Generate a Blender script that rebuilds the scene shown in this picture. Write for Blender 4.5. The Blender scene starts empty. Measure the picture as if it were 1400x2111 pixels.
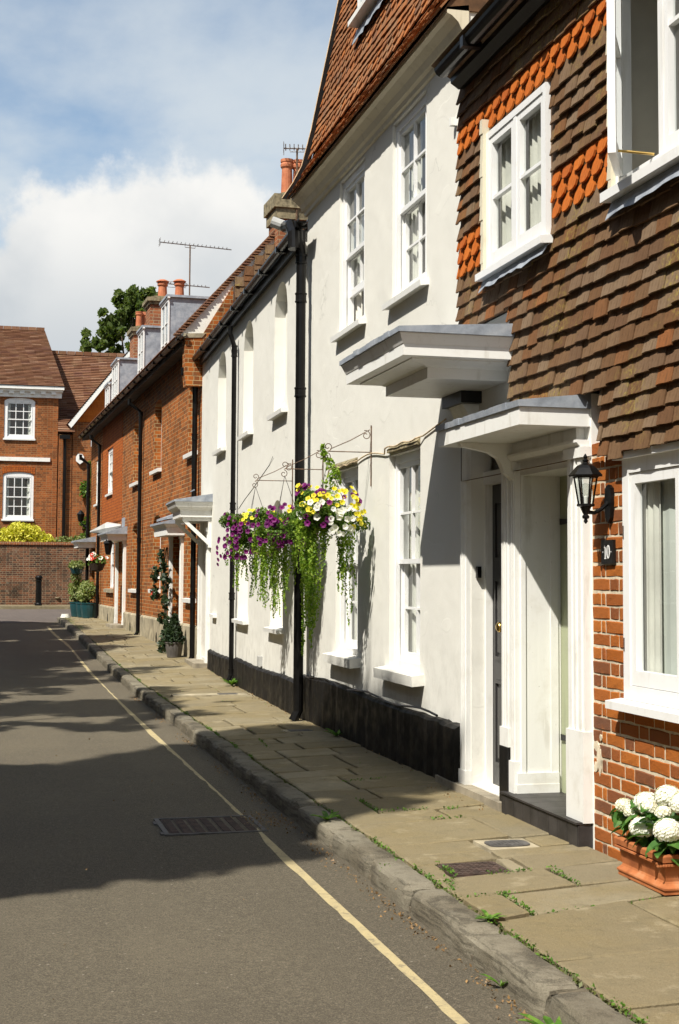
import bpy, math, random
import numpy as np
from mathutils import Vector, Matrix

random.seed(11)
rng = np.random.default_rng(11)
scene = bpy.context.scene
COL = scene.collection
R = math.radians

# ------------------------------------------------------------------ camera
cam_data = bpy.data.cameras.new('camera')
cam = bpy.data.objects.new('camera', cam_data)
COL.objects.link(cam)
scene.camera = cam
cam_data.sensor_fit = 'VERTICAL'
cam_data.sensor_height = 36.0
cam_data.sensor_width = 24.0
cam_data.lens = 50.0
cam_data.clip_start = 0.1
cam_data.clip_end = 2000.0
YAW, PITCH, ROLL, EYE = R(14.0), R(3.8), R(0.3), 1.62
_fw = Vector((math.sin(YAW) * math.cos(PITCH), math.cos(YAW) * math.cos(PITCH), math.sin(PITCH)))
_r = Vector((math.cos(YAW), -math.sin(YAW), 0))
_u = _r.cross(_fw)
_r2 = _r * math.cos(ROLL) + _u * math.sin(ROLL)
_u2 = _u * math.cos(ROLL) - _r * math.sin(ROLL)
cam.matrix_world = Matrix(((_r2.x, _u2.x, -_fw.x, 0), (_r2.y, _u2.y, -_fw.y, 0), (_r2.z, _u2.z, -_fw.z, EYE), (0, 0, 0, 1)))
cam_data.shift_y = (134.5 - 2932 * math.tan(PITCH)) / 2111

# ------------------------------------------------------------------ light and sky
SUN_TRAVEL = Vector((0.60, 0.50, -1.0)).normalized()
sun_data = bpy.data.lights.new('sun', 'SUN')
sun_data.energy = 5.0
sun_data.angle = R(0.53)
sun_data.color = (1.0, 0.95, 0.865)
sun = bpy.data.objects.new('sun', sun_data)
COL.objects.link(sun)
sun.rotation_euler = SUN_TRAVEL.to_track_quat('-Z', 'Y').to_euler()
SUN_EL = math.asin(-SUN_TRAVEL.z)
SUN_ROT = math.atan2(-SUN_TRAVEL.x, -SUN_TRAVEL.y)

world = bpy.data.worlds.new('World')
scene.world = world
world.use_nodes = True
wn, wl = world.node_tree.nodes, world.node_tree.links
wn.clear()

def wmath(op, a, b=None, clamp=False):
    n = wn.new('ShaderNodeMath'); n.operation = op; n.use_clamp = clamp
    for i, x in enumerate((a, b)):
        if x is None: continue
        if isinstance(x, (int, float)): n.inputs[i].default_value = x
        else: wl.new(x, n.inputs[i])
    return n.outputs[0]

def wsmooth(x, lo, hi):
    n = wn.new('ShaderNodeMapRange'); n.interpolation_type = 'SMOOTHSTEP'
    wl.new(x, n.inputs[0]); n.inputs[1].default_value = lo; n.inputs[2].default_value = hi
    return n.outputs[0]

def wnoise(vec, scale, detail, rough=0.55):
    n = wn.new('ShaderNodeTexNoise'); n.inputs['Scale'].default_value = scale
    n.inputs['Detail'].default_value = detail; n.inputs['Roughness'].default_value = rough
    wl.new(vec, n.inputs['Vector'])
    return n.outputs[0]

def wmix(fac, a, b):
    n = wn.new('ShaderNodeMix'); n.data_type = 'RGBA'
    if isinstance(fac, (int, float)): n.inputs[0].default_value = fac
    else: wl.new(fac, n.inputs[0])
    for i, x in ((6, a), (7, b)):
        if isinstance(x, tuple): n.inputs[i].default_value = (*x, 1)
        else: wl.new(x, n.inputs[i])
    return n.outputs[2]

sky = wn.new('ShaderNodeTexSky'); sky.sky_type = 'NISHITA'; sky.sun_disc = False
sky.sun_elevation = SUN_EL; sky.sun_rotation = SUN_ROT
sky.air_density = 1.0; sky.dust_density = 1.2; sky.ozone_density = 1.6
tc = wn.new('ShaderNodeTexCoord')
sep = wn.new('ShaderNodeSeparateXYZ'); wl.new(tc.outputs['Generated'], sep.inputs[0])
az = wmath('MULTIPLY', wmath('ARCTAN2', sep.outputs[0], sep.outputs[1]), 57.2958)
el = wmath('MULTIPLY', wmath('ARCSINE', sep.outputs[2]), 57.2958)
# cumulus banks recur every 36 degrees round the horizon
azm = wmath('SUBTRACT', wmath('FLOORED_MODULO', wmath('ADD', az, 12.0), 36.0), 18.0)
n_big = wnoise(tc.outputs['Generated'], 13.0, 8.0, 0.58)
n_fine = wnoise(tc.outputs['Generated'], 42.0, 6.0, 0.6)
dx = wmath('DIVIDE', azm, 7.6)
below = wmath('LESS_THAN', el, 11.0)
dyv = wmath('DIVIDE', wmath('SUBTRACT', el, 11.0), 6.0)
dist = wmath('SQRT', wmath('ADD', wmath('MULTIPLY', dx, dx), wmath('MULTIPLY', dyv, dyv)))
field = wmath('ADD', wmath('SUBTRACT', 1.0, dist), wmath('ADD', wmath('MULTIPLY', wmath('SUBTRACT', n_big, 0.5), 1.15), wmath('MULTIPLY', wmath('SUBTRACT', n_fine, 0.5), 0.35)))
cum = wmath('MULTIPLY', wsmooth(field, -0.03, 0.22), wsmooth(el, 5.0, 9.5))
# thin high cloud
invz = wmath('DIVIDE', 1.0, wmath('MAXIMUM', wmath('ADD', sep.outputs[2], 0.06), 0.03))
pc = wn.new('ShaderNodeCombineXYZ'); wl.new(wmath('MULTIPLY', sep.outputs[0], invz), pc.inputs[0]); wl.new(wmath('MULTIPLY', sep.outputs[1], invz), pc.inputs[1])
mp = wn.new('ShaderNodeMapping'); mp.inputs['Scale'].default_value = (1.0, 0.55, 1.0); mp.inputs['Location'].default_value = (0.35, 0.2, 0.0)
wl.new(pc.outputs[0], mp.inputs[0])
n_wisp = wnoise(mp.outputs[0], 1.5, 7.0, 0.55)
haze_f = wsmooth(el, 50.0, 8.0)
wisp = wmath('MULTIPLY', wsmooth(n_wisp, 0.31, 0.62), wmath('ADD', 0.18, wmath('MULTIPLY', haze_f, 0.70)))
n_shade = wnoise(tc.outputs['Generated'], 9.0, 5.0, 0.5)
lit = wmath('ADD', wmath('MULTIPLY', wsmooth(el, 8.0, 15.5), 0.75), wmath('MULTIPLY', wsmooth(n_shade, 0.35, 0.65), 0.35), clamp=True)
cum_col = wmix(lit, (0.30, 0.345, 0.39), (0.66, 0.655, 0.635))
skys = wn.new('ShaderNodeMix'); skys.data_type = 'RGBA'; skys.blend_type = 'MULTIPLY'
skys.inputs[0].default_value = 1.0
wl.new(sky.outputs[0], skys.inputs[6]); skys.inputs[7].default_value = (0.108, 0.112, 0.107, 1)
c1 = wmix(wisp, skys.outputs[2], (0.52, 0.555, 0.57))
c2 = wmix(cum, c1, cum_col)
bg = wn.new('ShaderNodeBackground'); bg.inputs[1].default_value = 1.0
wl.new(c2, bg.inputs[0])
wo = wn.new('ShaderNodeOutputWorld'); wl.new(bg.outputs[0], wo.inputs[0])

vs = scene.view_settings
vs.view_transform = 'Standard'; vs.look = 'None'; vs.exposure = 0.52; vs.gamma = 1.0
vs.use_curve_mapping = False
scene.cycles.max_bounces = 5
scene.cycles.diffuse_bounces = 3
scene.cycles.use_adaptive_sampling = True
scene.cycles.adaptive_threshold = 0.02
scene.cycles.transparent_max_bounces = 12
scene.cycles.caustics_reflective = False
scene.cycles.caustics_refractive = False

# ------------------------------------------------------------------ materials
MATS = {}
def new_mat(name):
    m = bpy.data.materials.new(name); m.use_nodes = True
    m.node_tree.nodes.clear()
    return m

class N:
    """small node-graph helper"""
    def __init__(s, name):
        s.m = new_mat(name); s.t = s.m.node_tree; MATS[name] = s.m
        s.out = s.t.nodes.new('ShaderNodeOutputMaterial')
        s.tc = s.t.nodes.new('ShaderNodeTexCoord')
    def n(s, typ, **kw):
        x = s.t.nodes.new(typ)
        for k, v in kw.items(): setattr(x, k, v)
        return x
    def lk(s, a, b): s.t.links.new(a, b)
    def val(s, sock, v):
        if isinstance(v, (int, float)): sock.default_value = v
        elif isinstance(v, tuple): sock.default_value = (*v, 1) if len(v) == 3 and sock.type == 'RGBA' else v
        else: s.lk(v, sock)
    def noise(s, scale, detail=4, rough=0.55, vec=None, out=0, stretch=None):
        x = s.n('ShaderNodeTexNoise'); x.inputs['Scale'].default_value = scale
        x.inputs['Detail'].default_value = detail; x.inputs['Roughness'].default_value = rough
        v = vec if vec is not None else s.tc.outputs['Object']
        if stretch:
            mp = s.n('ShaderNodeMapping'); mp.inputs['Scale'].default_value = stretch
            s.lk(v, mp.inputs[0]); v = mp.outputs[0]
        s.lk(v, x.inputs['Vector'])
        return x.outputs[out]
    def math(s, op, a, b=0.0, clamp=False):
        x = s.n('ShaderNodeMath', operation=op, use_clamp=clamp)
        s.val(x.inputs[0], a); s.val(x.inputs[1], b)
        return x.outputs[0]
    def sm(s, x, lo, hi, a=0.0, b=1.0):
        r = s.n('ShaderNodeMapRange', interpolation_type='SMOOTHSTEP')
        s.val(r.inputs[0], x); r.inputs[1].default_value = lo; r.inputs[2].default_value = hi
        r.inputs[3].default_value = a; r.inputs[4].default_value = b
        return r.outputs[0]
    def mix(s, fac, a, b, blend='MIX'):
        x = s.n('ShaderNodeMix', data_type='RGBA', blend_type=blend)
        s.val(x.inputs[0], fac); s.val(x.inputs[6], a); s.val(x.inputs[7], b)
        return x.outputs[2]
    def ramp(s, fac, stops, interp='LINEAR'):
        x = s.n('ShaderNodeValToRGB'); x.color_ramp.interpolation = interp
        e = x.color_ramp.elements
        while len(e) < len(stops): e.new(0.5)
        for i, (p, c) in enumerate(stops):
            e[i].position = p; e[i].color = (*c, 1)
        s.val(x.inputs[0], fac)
        return x.outputs[0]
    def rand(s):
        a = s.n('ShaderNodeObjectInfo').outputs['Random']
        b = s.n('ShaderNodeNewGeometry').outputs['Random Per Island']
        return s.math('FRACT', s.math('ADD', s.math('MULTIPLY', a, 7.31), b))
    def bump(s, h, strength=0.3, dist=0.01):
        x = s.n('ShaderNodeBump'); x.inputs['Strength'].default_value = strength
        x.inputs['Distance'].default_value = dist
        s.lk(h, x.inputs['Height'])
        return x.outputs[0]
    def pbr(s, col, rough=0.7, normal=None, spec=0.3, metal=0.0, **kw):
        b = s.n('ShaderNodeBsdfPrincipled')
        s.val(b.inputs['Base Color'], col); s.val(b.inputs['Roughness'], rough)
        b.inputs['Specular IOR Level'].default_value = spec; b.inputs['Metallic'].default_value = metal
        if normal is not None: s.lk(normal, b.inputs['Normal'])
        for k, v in kw.items(): s.val(b.inputs[k], v)
        s.lk(b.outputs[0], s.out.inputs[0])
        return s.m

def simple(name, col, rough=0.6, var=0.12, scale=6.0, bump=0.15, spec=0.3, metal=0.0, bscale=60.0):
    g = N(name)
    f = g.noise(scale, 5)
    dark = tuple(c * (1 - var * 1.6) for c in col); lite = tuple(min(1, c * (1 + var)) for c in col)
    c = g.ramp(f, [(0.3, dark), (0.7, lite)])
    nm = g.bump(g.noise(bscale, 4), bump, 0.004) if bump else None
    return g.pbr(c, rough, nm, spec, metal)

# painted render (old, slightly lumpy, streaked)
def render_mat(name, col, stain):
    g = N(name)
    sx = g.n('ShaderNodeSeparateXYZ'); g.lk(g.tc.outputs['Object'], sx.inputs[0])
    big = g.noise(0.9, 4); streak = g.noise(3.0, 5, stretch=(2.2, 2.2, 0.25))
    c = g.mix(g.sm(big, 0.3, 0.75), tuple(x * 0.94 for x in col), col)
    c = g.mix(g.sm(streak, 0.58, 0.8, 0, 0.22), c, stain)
    # splashed dirt above the plinth, hairline cracks, patched paint
    low = g.math('MULTIPLY', g.sm(sx.outputs[2], 1.5, 0.5), g.sm(g.noise(6, 6, 0.7, stretch=(1, 1, .6)), 0.42, 0.68))
    c = g.mix(g.math('MULTIPLY', low, 0.4), c, tuple(x * .62 for x in stain))
    wob = g.noise(1.6, 4, out=1)
    wa = g.n('ShaderNodeVectorMath', operation='ADD'); g.lk(g.tc.outputs['Object'], wa.inputs[0]); g.lk(wob, wa.inputs[1])
    vo = g.n('ShaderNodeTexVoronoi', feature='DISTANCE_TO_EDGE'); vo.inputs['Scale'].default_value = 0.55; g.lk(wa.outputs[0], vo.inputs['Vector'])
    crk = g.math('MULTIPLY', g.sm(vo.outputs['Distance'], 0.005, 0.0015), g.sm(g.noise(1.1, 3), 0.5, 0.62))
    c = g.mix(g.math('MULTIPLY', crk, 0.28), c, tuple(x * .4 for x in stain))
    patch = g.sm(g.noise(1.3, 2, 0.4, stretch=(1, 1, 1.6)), 0.60, 0.615)
    c = g.mix(g.math('MULTIPLY', patch, 0.12), c, tuple(min(1, x * 1.12) for x in col))
    h = g.math('ADD', g.math('MULTIPLY', g.noise(2.0, 2), 2.2), g.math('ADD', g.math('MULTIPLY', g.noise(16, 3), 0.18), g.math('ADD', g.math('MULTIPLY', g.noise(95, 4, 0.7), 0.16), g.math('MULTIPLY', patch, 0.12))))
    return g.pbr(c, 0.82, g.bump(h, 0.3, 0.02), 0.2)
render_mat('cream_render', (0.74, 0.725, 0.655), (0.60, 0.575, 0.50))
render_mat('white_render', (0.75, 0.735, 0.665), (0.62, 0.595, 0.52))

def paint_mat(name, col, dirt, rough=0.45):
    g = N(name)
    d = g.noise(5.0, 6, 0.65); d2 = g.noise(14, 4, stretch=(1, 1, 0.15))
    c = g.mix(g.sm(d, 0.50, 0.76, 0, 0.5), col, dirt)
    c = g.mix(g.sm(d2, 0.58, 0.72, 0, 0.4), c, tuple(x * .85 for x in dirt))
    c = g.mix(g.sm(g.noise(45, 5, 0.7), 0.66, 0.72, 0, 0.5), c, tuple(x * .6 for x in dirt))
    return g.pbr(c, rough, g.bump(g.noise(40, 4, stretch=(1, 1, .2)), 0.25, 0.004), 0.35)
paint_mat('white_paint', (0.78, 0.775, 0.73), (0.58, 0.55, 0.47))
paint_mat('window_white', (0.78, 0.78, 0.76), (0.68, 0.66, 0.60), 0.35)
paint_mat('cream_paint', (0.66, 0.60, 0.45), (0.45, 0.40, 0.28))
paint_mat('sage_paint', (0.36, 0.39, 0.25), (0.30, 0.32, 0.22))
paint_mat('black_paint', (0.008, 0.0075, 0.007), (0.025, 0.022, 0.018), 0.4)
paint_mat('door_black', (0.035, 0.034, 0.034), (0.06, 0.055, 0.05), 0.3)
g = N('black_plinth')
st = g.noise(4, 5, stretch=(3, 3, 0.3))
c = g.mix(g.sm(st, 0.5, 0.75), (0.007, 0.006, 0.005), (0.017, 0.014, 0.010))
g.pbr(c, g.sm(g.noise(9, 4), 0.3, 0.7, 0.42, 0.7), g.bump(g.noise(5, 4), 0.25, 0.02), 0.22)
simple('black_iron', (0.007, 0.0065, 0.006), 0.30, 0.3, 9, 0.12, 0.22)
simple('iron_brown', (0.07, 0.045, 0.035), 0.65, 0.4, 14, 0.4, 0.3)
simple('iron_grey', (0.085, 0.08, 0.075), 0.6, 0.35, 14, 0.4, 0.3)
simple('rusty_wire', (0.14, 0.085, 0.05), 0.7, 0.4, 20, 0.1)
simple('steel', (0.30, 0.29, 0.28), 0.45, 0.25, 9, 0.1, 0.5, 0.6)
simple('brass', (0.62, 0.42, 0.13), 0.28, 0.15, 9, 0.0, 0.5, 1.0)
simple('plastic_grey', (0.42, 0.42, 0.40), 0.45, 0.1, 6, 0.05)
simple('lichen_stone', (0.24, 0.20, 0.12), 0.9, 0.45, 12, 0.6)
simple('plinth_stone', (0.36, 0.31, 0.21), 0.9, 0.3, 5, 0.5)
simple('step_tile', (0.042, 0.038, 0.036), 0.5, 0.3, 8, 0.2)
simple('step_stone', (0.30, 0.26, 0.19), 0.85, 0.25, 7, 0.35)
simple('mortar', (0.60, 0.52, 0.38), 0.95, 0.2, 14, 0.6)
simple('mortar_bed', (0.15, 0.125, 0.085), 0.95, 0.35, 14, 0.8)
simple('soil', (0.03, 0.022, 0.015), 0.95, 0.3, 30, 0.8)
simple('pot_teal', (0.012, 0.055, 0.062), 0.35, 0.2, 6, 0.05, 0.5)
simple('pot_grey', (0.10, 0.09, 0.08), 0.7, 0.25, 9, 0.2)
simple('cord', (0.55, 0.42, 0.26), 0.8, 0.2, 20, 0.1)
simple('wood_brown', (0.12, 0.06, 0.025), 0.7, 0.3, 12, 0.3)
simple('bark', (0.09, 0.065, 0.045), 0.95, 0.35, 9, 0.8)
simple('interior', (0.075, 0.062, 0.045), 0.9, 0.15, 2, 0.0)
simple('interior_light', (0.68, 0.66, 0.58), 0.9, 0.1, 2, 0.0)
simple('curtain', (0.66, 0.64, 0.57), 0.9, 0.12, 4, 0.1)
simple('blind', (0.62, 0.64, 0.58), 0.8, 0.06, 4, 0.05)
simple('soffit_dark', (0.07, 0.05, 0.035), 0.8, 0.3, 6, 0.2)
simple('coir', (0.045, 0.03, 0.02), 0.95, 0.3, 40, 0.8)

g = N('lead')
c = g.ramp(g.noise(7, 6, 0.65), [(0.25, (0.17, 0.19, 0.22)), (0.5, (0.30, 0.33, 0.37)), (0.75, (0.44, 0.46, 0.48))])
g.pbr(c, 0.55, g.bump(g.noise(9, 4), 0.5, 0.012), 0.4, 0.15)

g = N('terracotta')
c = g.ramp(g.noise(11, 5), [(0.3, (0.27, 0.085, 0.03)), (0.55, (0.42, 0.145, 0.05)), (0.8, (0.50, 0.24, 0.12))])
g.pbr(c, 0.75, g.bump(g.noise(60, 3), 0.25, 0.004), 0.25)
g = N('chimney_clay')
c = g.ramp(g.noise(6, 5), [(0.3, (0.36, 0.11, 0.05)), (0.7, (0.52, 0.20, 0.10))])
g.pbr(c, 0.8, g.bump(g.noise(40, 3), 0.3, 0.006), 0.2)

# single bricks of the near wall
g = N('brick_piece')
r = g.rand()
base = g.ramp(r, [(0.0, (0.34, 0.10, 0.018)), (0.25, (0.40, 0.13, 0.024)), (0.45, (0.27, 0.08, 0.02)), (0.65, (0.37, 0.115, 0.024)), (0.82, (0.22, 0.072, 0.024)), (1.0, (0.15, 0.07, 0.04))])
mott = g.noise(17, 6, 0.75)
base = g.mix(g.sm(mott, 0.45, 0.75, 0, 0.75), base, (0.22, 0.065, 0.015))
base = g.mix(g.sm(g.noise(13, 5, 0.6), 0.58, 0.74, 0, 0.5), base, (0.46, 0.20, 0.07))
g.pbr(base, 0.9, g.bump(g.noise(55, 5, 0.7), 0.65, 0.008), 0.15)

# hanging tiles
def tile_mat(name, stops, lichen, lich_amt, bscale=45):
    g = N(name)
    r = g.rand()
    c = g.ramp(r, stops)
    st = g.noise(16, 5, 0.6, stretch=(2.0, 2.0, 0.3))
    c = g.mix(g.sm(st, 0.45, 0.72, 0, 0.6), c, tuple(x * 0.5 for x in stops[0][1]))
    wp = g.n('ShaderNodeNewGeometry').outputs['Position']
    l = g.math('MULTIPLY', g.sm(g.noise(2.3, 4, vec=wp), 0.48, 0.68), g.sm(g.noise(38, 5, 0.7, vec=wp), 0.45, 0.7))
    c = g.mix(g.math('MULTIPLY', l, lich_amt), c, lichen)
    return g.pbr(c, 0.88, g.bump(g.noise(bscale, 5, 0.65), 0.5, 0.006), 0.18)
tile_mat('tile_brown', [(0.0, (0.135, 0.07, 0.032)), (0.3, (0.16, 0.095, 0.05)), (0.55, (0.19, 0.13, 0.08)), (0.8, (0.115, 0.06, 0.03)), (0.95, (0.19, 0.085, 0.033)), (1.0, (0.24, 0.09, 0.03))], (0.30, 0.23, 0.05), 0.8)
tile_mat('tile_orange', [(0.0, (0.42, 0.105, 0.014)), (0.5, (0.48, 0.13, 0.018)), (1.0, (0.37, 0.09, 0.016))], (0.5, 0.25, 0.08), 0.25)
tile_mat('tile_mansard', [(0.0, (0.21, 0.085, 0.035)), (0.35, (0.30, 0.115, 0.04)), (0.6, (0.25, 0.125, 0.06)), (0.85, (0.38, 0.13, 0.035)), (1.0, (0.16, 0.085, 0.05))], (0.36, 0.31, 0.20), 0.7)
tile_mat('tile_far', [(0.0, (0.135, 0.06, 0.032)), (0.35, (0.19, 0.09, 0.048)), (0.6, (0.24, 0.125, 0.07)), (0.85, (0.16, 0.075, 0.05)), (1.0, (0.30, 0.18, 0.11))], (0.34, 0.27, 0.15), 0.6, 14)

# paving and kerb stone
def stone_mat(name, stops, stain, dark, bed=0.0):
    g = N(name)
    wp = g.n('ShaderNodeNewGeometry').outputs['Position']
    c = g.ramp(g.rand(), stops)
    c = g.mix(g.sm(g.noise(1.7, 6, 0.62, vec=wp), 0.40, 0.66, 0, 0.75), c, stain)
    c = g.mix(g.sm(g.noise(7.5, 7, 0.72, vec=wp), 0.47, 0.72, 0, 0.55), c, dark)
    c = g.mix(g.sm(g.noise(4.3, 6, 0.65, vec=wp), 0.56, 0.70, 0, 0.5), c, tuple(x * 1.35 for x in stops[-1][1]))
    if bed: c = g.mix(g.sm(g.noise(6, 5, 0.7, vec=wp, stretch=(0.6, 0.6, 9.0)), 0.46, 0.62, 0, bed), c, tuple(x * .55 for x in dark))
    fine = g.noise(150, 4, 0.8, vec=wp)
    c = g.mix(g.sm(fine, 0.48, 0.70, 0, 0.5), c, tuple(x * 1.5 for x in stops[0][1]))
    c = g.mix(g.sm(fine, 0.48, 0.30, 0, 0.5), c, tuple(x * .75 for x in dark))
    h = g.math('ADD', g.math('MULTIPLY', g.noise(7, 6, 0.65, vec=wp), 1.3), g.math('MULTIPLY', g.noise(70, 5, 0.75, vec=wp), 0.5))
    return g.pbr(c, 0.88, g.bump(h, 0.75, 0.018), 0.2)
stone_mat('york_stone', [(0.0, (0.195, 0.16, 0.093)), (0.4, (0.235, 0.192, 0.112)), (0.7, (0.185, 0.155, 0.097)), (1.0, (0.285, 0.245, 0.16))], (0.21, 0.165, 0.082), (0.13, 0.112, 0.068))
stone_mat('kerb_stone', [(0.0, (0.185, 0.165, 0.12)), (0.5, (0.23, 0.205, 0.15)), (1.0, (0.16, 0.145, 0.11))], (0.11, 0.092, 0.062), (0.06, 0.05, 0.036), bed=0.6)

def asphalt(name, col, warm):
    g = N(name)
    wp = g.n('ShaderNodeNewGeometry').outputs['Position']
    c = g.mix(g.sm(g.noise(0.45, 5, 0.6, vec=wp), 0.35, 0.7), tuple(x * 0.86 for x in col), warm)
    tr_ = g.noise(0.9, 5, 0.6, vec=wp, stretch=(2.2, 0.12, 1.0))
    c = g.mix(g.sm(tr_, 0.45, 0.65, 0, 0.5), c, tuple(x * 0.8 for x in col))
    c = g.mix(g.sm(g.noise(2.6, 5, 0.7, vec=wp), 0.6, 0.68, 0, 0.35), c, tuple(x * 0.62 for x in col))
    mid = g.noise(34, 4, 0.8, vec=wp)
    c = g.mix(g.sm(mid, 0.52, 0.66, 0, 0.5), c, tuple(x * 1.6 for x in col))
    c = g.mix(g.sm(mid, 0.48, 0.34, 0, 0.5), c, tuple(x * 0.55 for x in col))
    agg = g.noise(120, 4, 0.85, vec=wp)
    c = g.mix(g.sm(agg, 0.5, 0.66, 0, 0.75), c, tuple(x * 2.2 for x in col))
    c = g.mix(g.sm(agg, 0.5, 0.34, 0, 0.7), c, tuple(x * 0.4 for x in col))
    vo = g.n('ShaderNodeTexVoronoi'); vo.inputs['Scale'].default_value = 11; g.lk(wp, vo.inputs['Vector'])
    fleck = g.sm(vo.outputs['Distance'], 0.075, 0.045)
    c = g.mix(g.math('MULTIPLY', fleck, 0.55), c, (0.42, 0.38, 0.30))
    h = g.math('ADD', agg, g.math('MULTIPLY', g.noise(260, 2, 0.8, vec=wp), 0.5))
    return g.pbr(c, 0.88, g.bump(h, 0.7, 0.012), 0.25)
asphalt('asphalt', (0.122, 0.104, 0.073), (0.136, 0.115, 0.078))
asphalt('asphalt_far', (0.118, 0.098, 0.084), (0.13, 0.105, 0.088))

g = N('yellow_paint')
wp = g.n('ShaderNodeNewGeometry').outputs['Position']
c = g.mix(g.sm(g.noise(7, 6, 0.7, vec=wp), 0.4, 0.7, 0, 0.75), (0.44, 0.36, 0.19), (0.31, 0.26, 0.155))
c = g.mix(g.sm(g.noise(70, 4, 0.8, vec=wp), 0.56, 0.70, 0, 0.8), c, (0.14, 0.12, 0.09))
c = g.mix(g.sm(g.noise(16, 6, 0.75, vec=wp), 0.54, 0.64, 0, 0.65), c, (0.17, 0.145, 0.10))
g.pbr(c, 0.8, g.bump(g.noise(90, 3, vec=wp), 0.5, 0.006), 0.25)

# far brickwork (object axes: x along the wall, z up)
def brick_wall_mat(name, c1, c2, mort, patch, swap=False, w=0.17, bump=0.5, patch_amt=0.7, hue2=None):
    g = N(name)
    sx = g.n('ShaderNodeSeparateXYZ'); g.lk(g.tc.outputs['Object'], sx.inputs[0])
    nrm = g.n('ShaderNodeSeparateXYZ'); g.lk(g.tc.outputs['Normal'], nrm.inputs[0])
    ax = g.math('ABSOLUTE', nrm.outputs[0])
    side = g.math('GREATER_THAN', ax, 0.7)
    uu = g.math('ADD', g.math('MULTIPLY', sx.outputs[0], g.math('SUBTRACT', 1.0, side)), g.math('MULTIPLY', sx.outputs[1], side))
    cb = g.n('ShaderNodeCombineXYZ'); g.lk(uu, cb.inputs[0]); g.lk(sx.outputs[2], cb.inputs[1])
    wob = g.noise(1.4, 2, vec=cb.outputs[0], out=1)
    wv = g.n('ShaderNodeVectorMath', operation='SCALE'); g.lk(wob, wv.inputs[0]); wv.inputs[3].default_value = 0.012
    av = g.n('ShaderNodeVectorMath', operation='ADD'); g.lk(cb.outputs[0], av.inputs[0]); g.lk(wv.outputs[0], av.inputs[1])
    br = g.n('ShaderNodeTexBrick'); br.offset = 0.5; br.squash = 0.6; br.squash_frequency = 2
    g.lk(av.outputs[0], br.inputs['Vector'])
    br.inputs['Scale'].default_value = 1.0; br.inputs['Mortar Size'].default_value = 0.0058
    br.inputs['Mortar Smooth'].default_value = 0.2; br.inputs['Bias'].default_value = 0.0
    br.inputs['Brick Width'].default_value = w; br.inputs['Row Height'].default_value = 0.075
    g.val(br.inputs['Color1'], c1); g.val(br.inputs['Color2'], c2); g.val(br.inputs['Mortar'], mort)
    col = br.outputs['Color']
    pn = g.sm(g.noise(1.1, 5, 0.65, vec=cb.outputs[0]), 0.45, 0.72, 0, patch_amt)
    col = g.mix(pn, col, g.mix(1.0, col, patch, 'MULTIPLY'))
    if hue2: col = g.mix(g.sm(g.noise(3.1, 5, 0.7, vec=cb.outputs[0]), 0.55, 0.72, 0, 0.6), col, hue2)
    h = g.math('SUBTRACT', g.math('MULTIPLY', g.noise(30, 4, vec=cb.outputs[0]), 0.4), br.outputs['Fac'])
    return g.pbr(col, 0.9, g.bump(h, bump, 0.012), 0.15)
brick_wall_mat('brick_terrace', (0.44, 0.125, 0.022), (0.16, 0.055, 0.02), (0.42, 0.30, 0.15), (0.5, 0.52, 0.52), hue2=(0.15, 0.085, 0.045), patch_amt=0.9)
brick_wall_mat('brick_orange', (0.44, 0.12, 0.022), (0.33, 0.085, 0.02), (0.13, 0.045, 0.018), (0.85, 0.8, 0.8), w=0.16, patch_amt=0.5)
brick_wall_mat('brick_far', (0.34, 0.105, 0.03), (0.16, 0.055, 0.022), (0.30, 0.19, 0.09), (0.55, 0.55, 0.55), w=0.2, hue2=(0.21, 0.10, 0.04))
brick_wall_mat('brick_garden', (0.185, 0.075, 0.038), (0.06, 0.036, 0.025), (0.27, 0.215, 0.14), (0.42, 0.46, 0.48), w=0.2, patch_amt=1.0, hue2=(0.20, 0.17, 0.125))
brick_wall_mat('brick_stack', (0.34, 0.115, 0.045), (0.20, 0.08, 0.045), (0.36, 0.29, 0.18), (0.6, 0.6, 0.6), w=0.2)

# glass
g = N('glass')
geo = g.n('ShaderNodeNewGeometry')
dt = g.n('ShaderNodeVectorMath', operation='DOT_PRODUCT'); g.lk(geo.outputs['Normal'], dt.inputs[0]); g.lk(geo.outputs['Incoming'], dt.inputs[1])
cs = g.math('ABSOLUTE', dt.outputs['Value'])
fres = g.math('ADD', 0.075, g.math('MULTIPLY', g.math('POWER', g.math('SUBTRACT', 1.0, cs, True), 5.0), 0.92), True)
tr = g.n('ShaderNodeBsdfTransparent'); tr.inputs[0].default_value = (0.92, 0.95, 0.94, 1)
gl = g.n('ShaderNodeBsdfGlossy'); gl.inputs['Roughness'].default_value = 0.015
g.lk(g.bump(g.noise(2.4, 3), 0.12, 0.006), gl.inputs['Normal'])
mx = g.n('ShaderNodeMixShader'); g.lk(fres, mx.inputs[0])
g.lk(tr.outputs[0], mx.inputs[1]); g.lk(gl.outputs[0], mx.inputs[2]); g.lk(mx.outputs[0], g.out.inputs[0])

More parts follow.
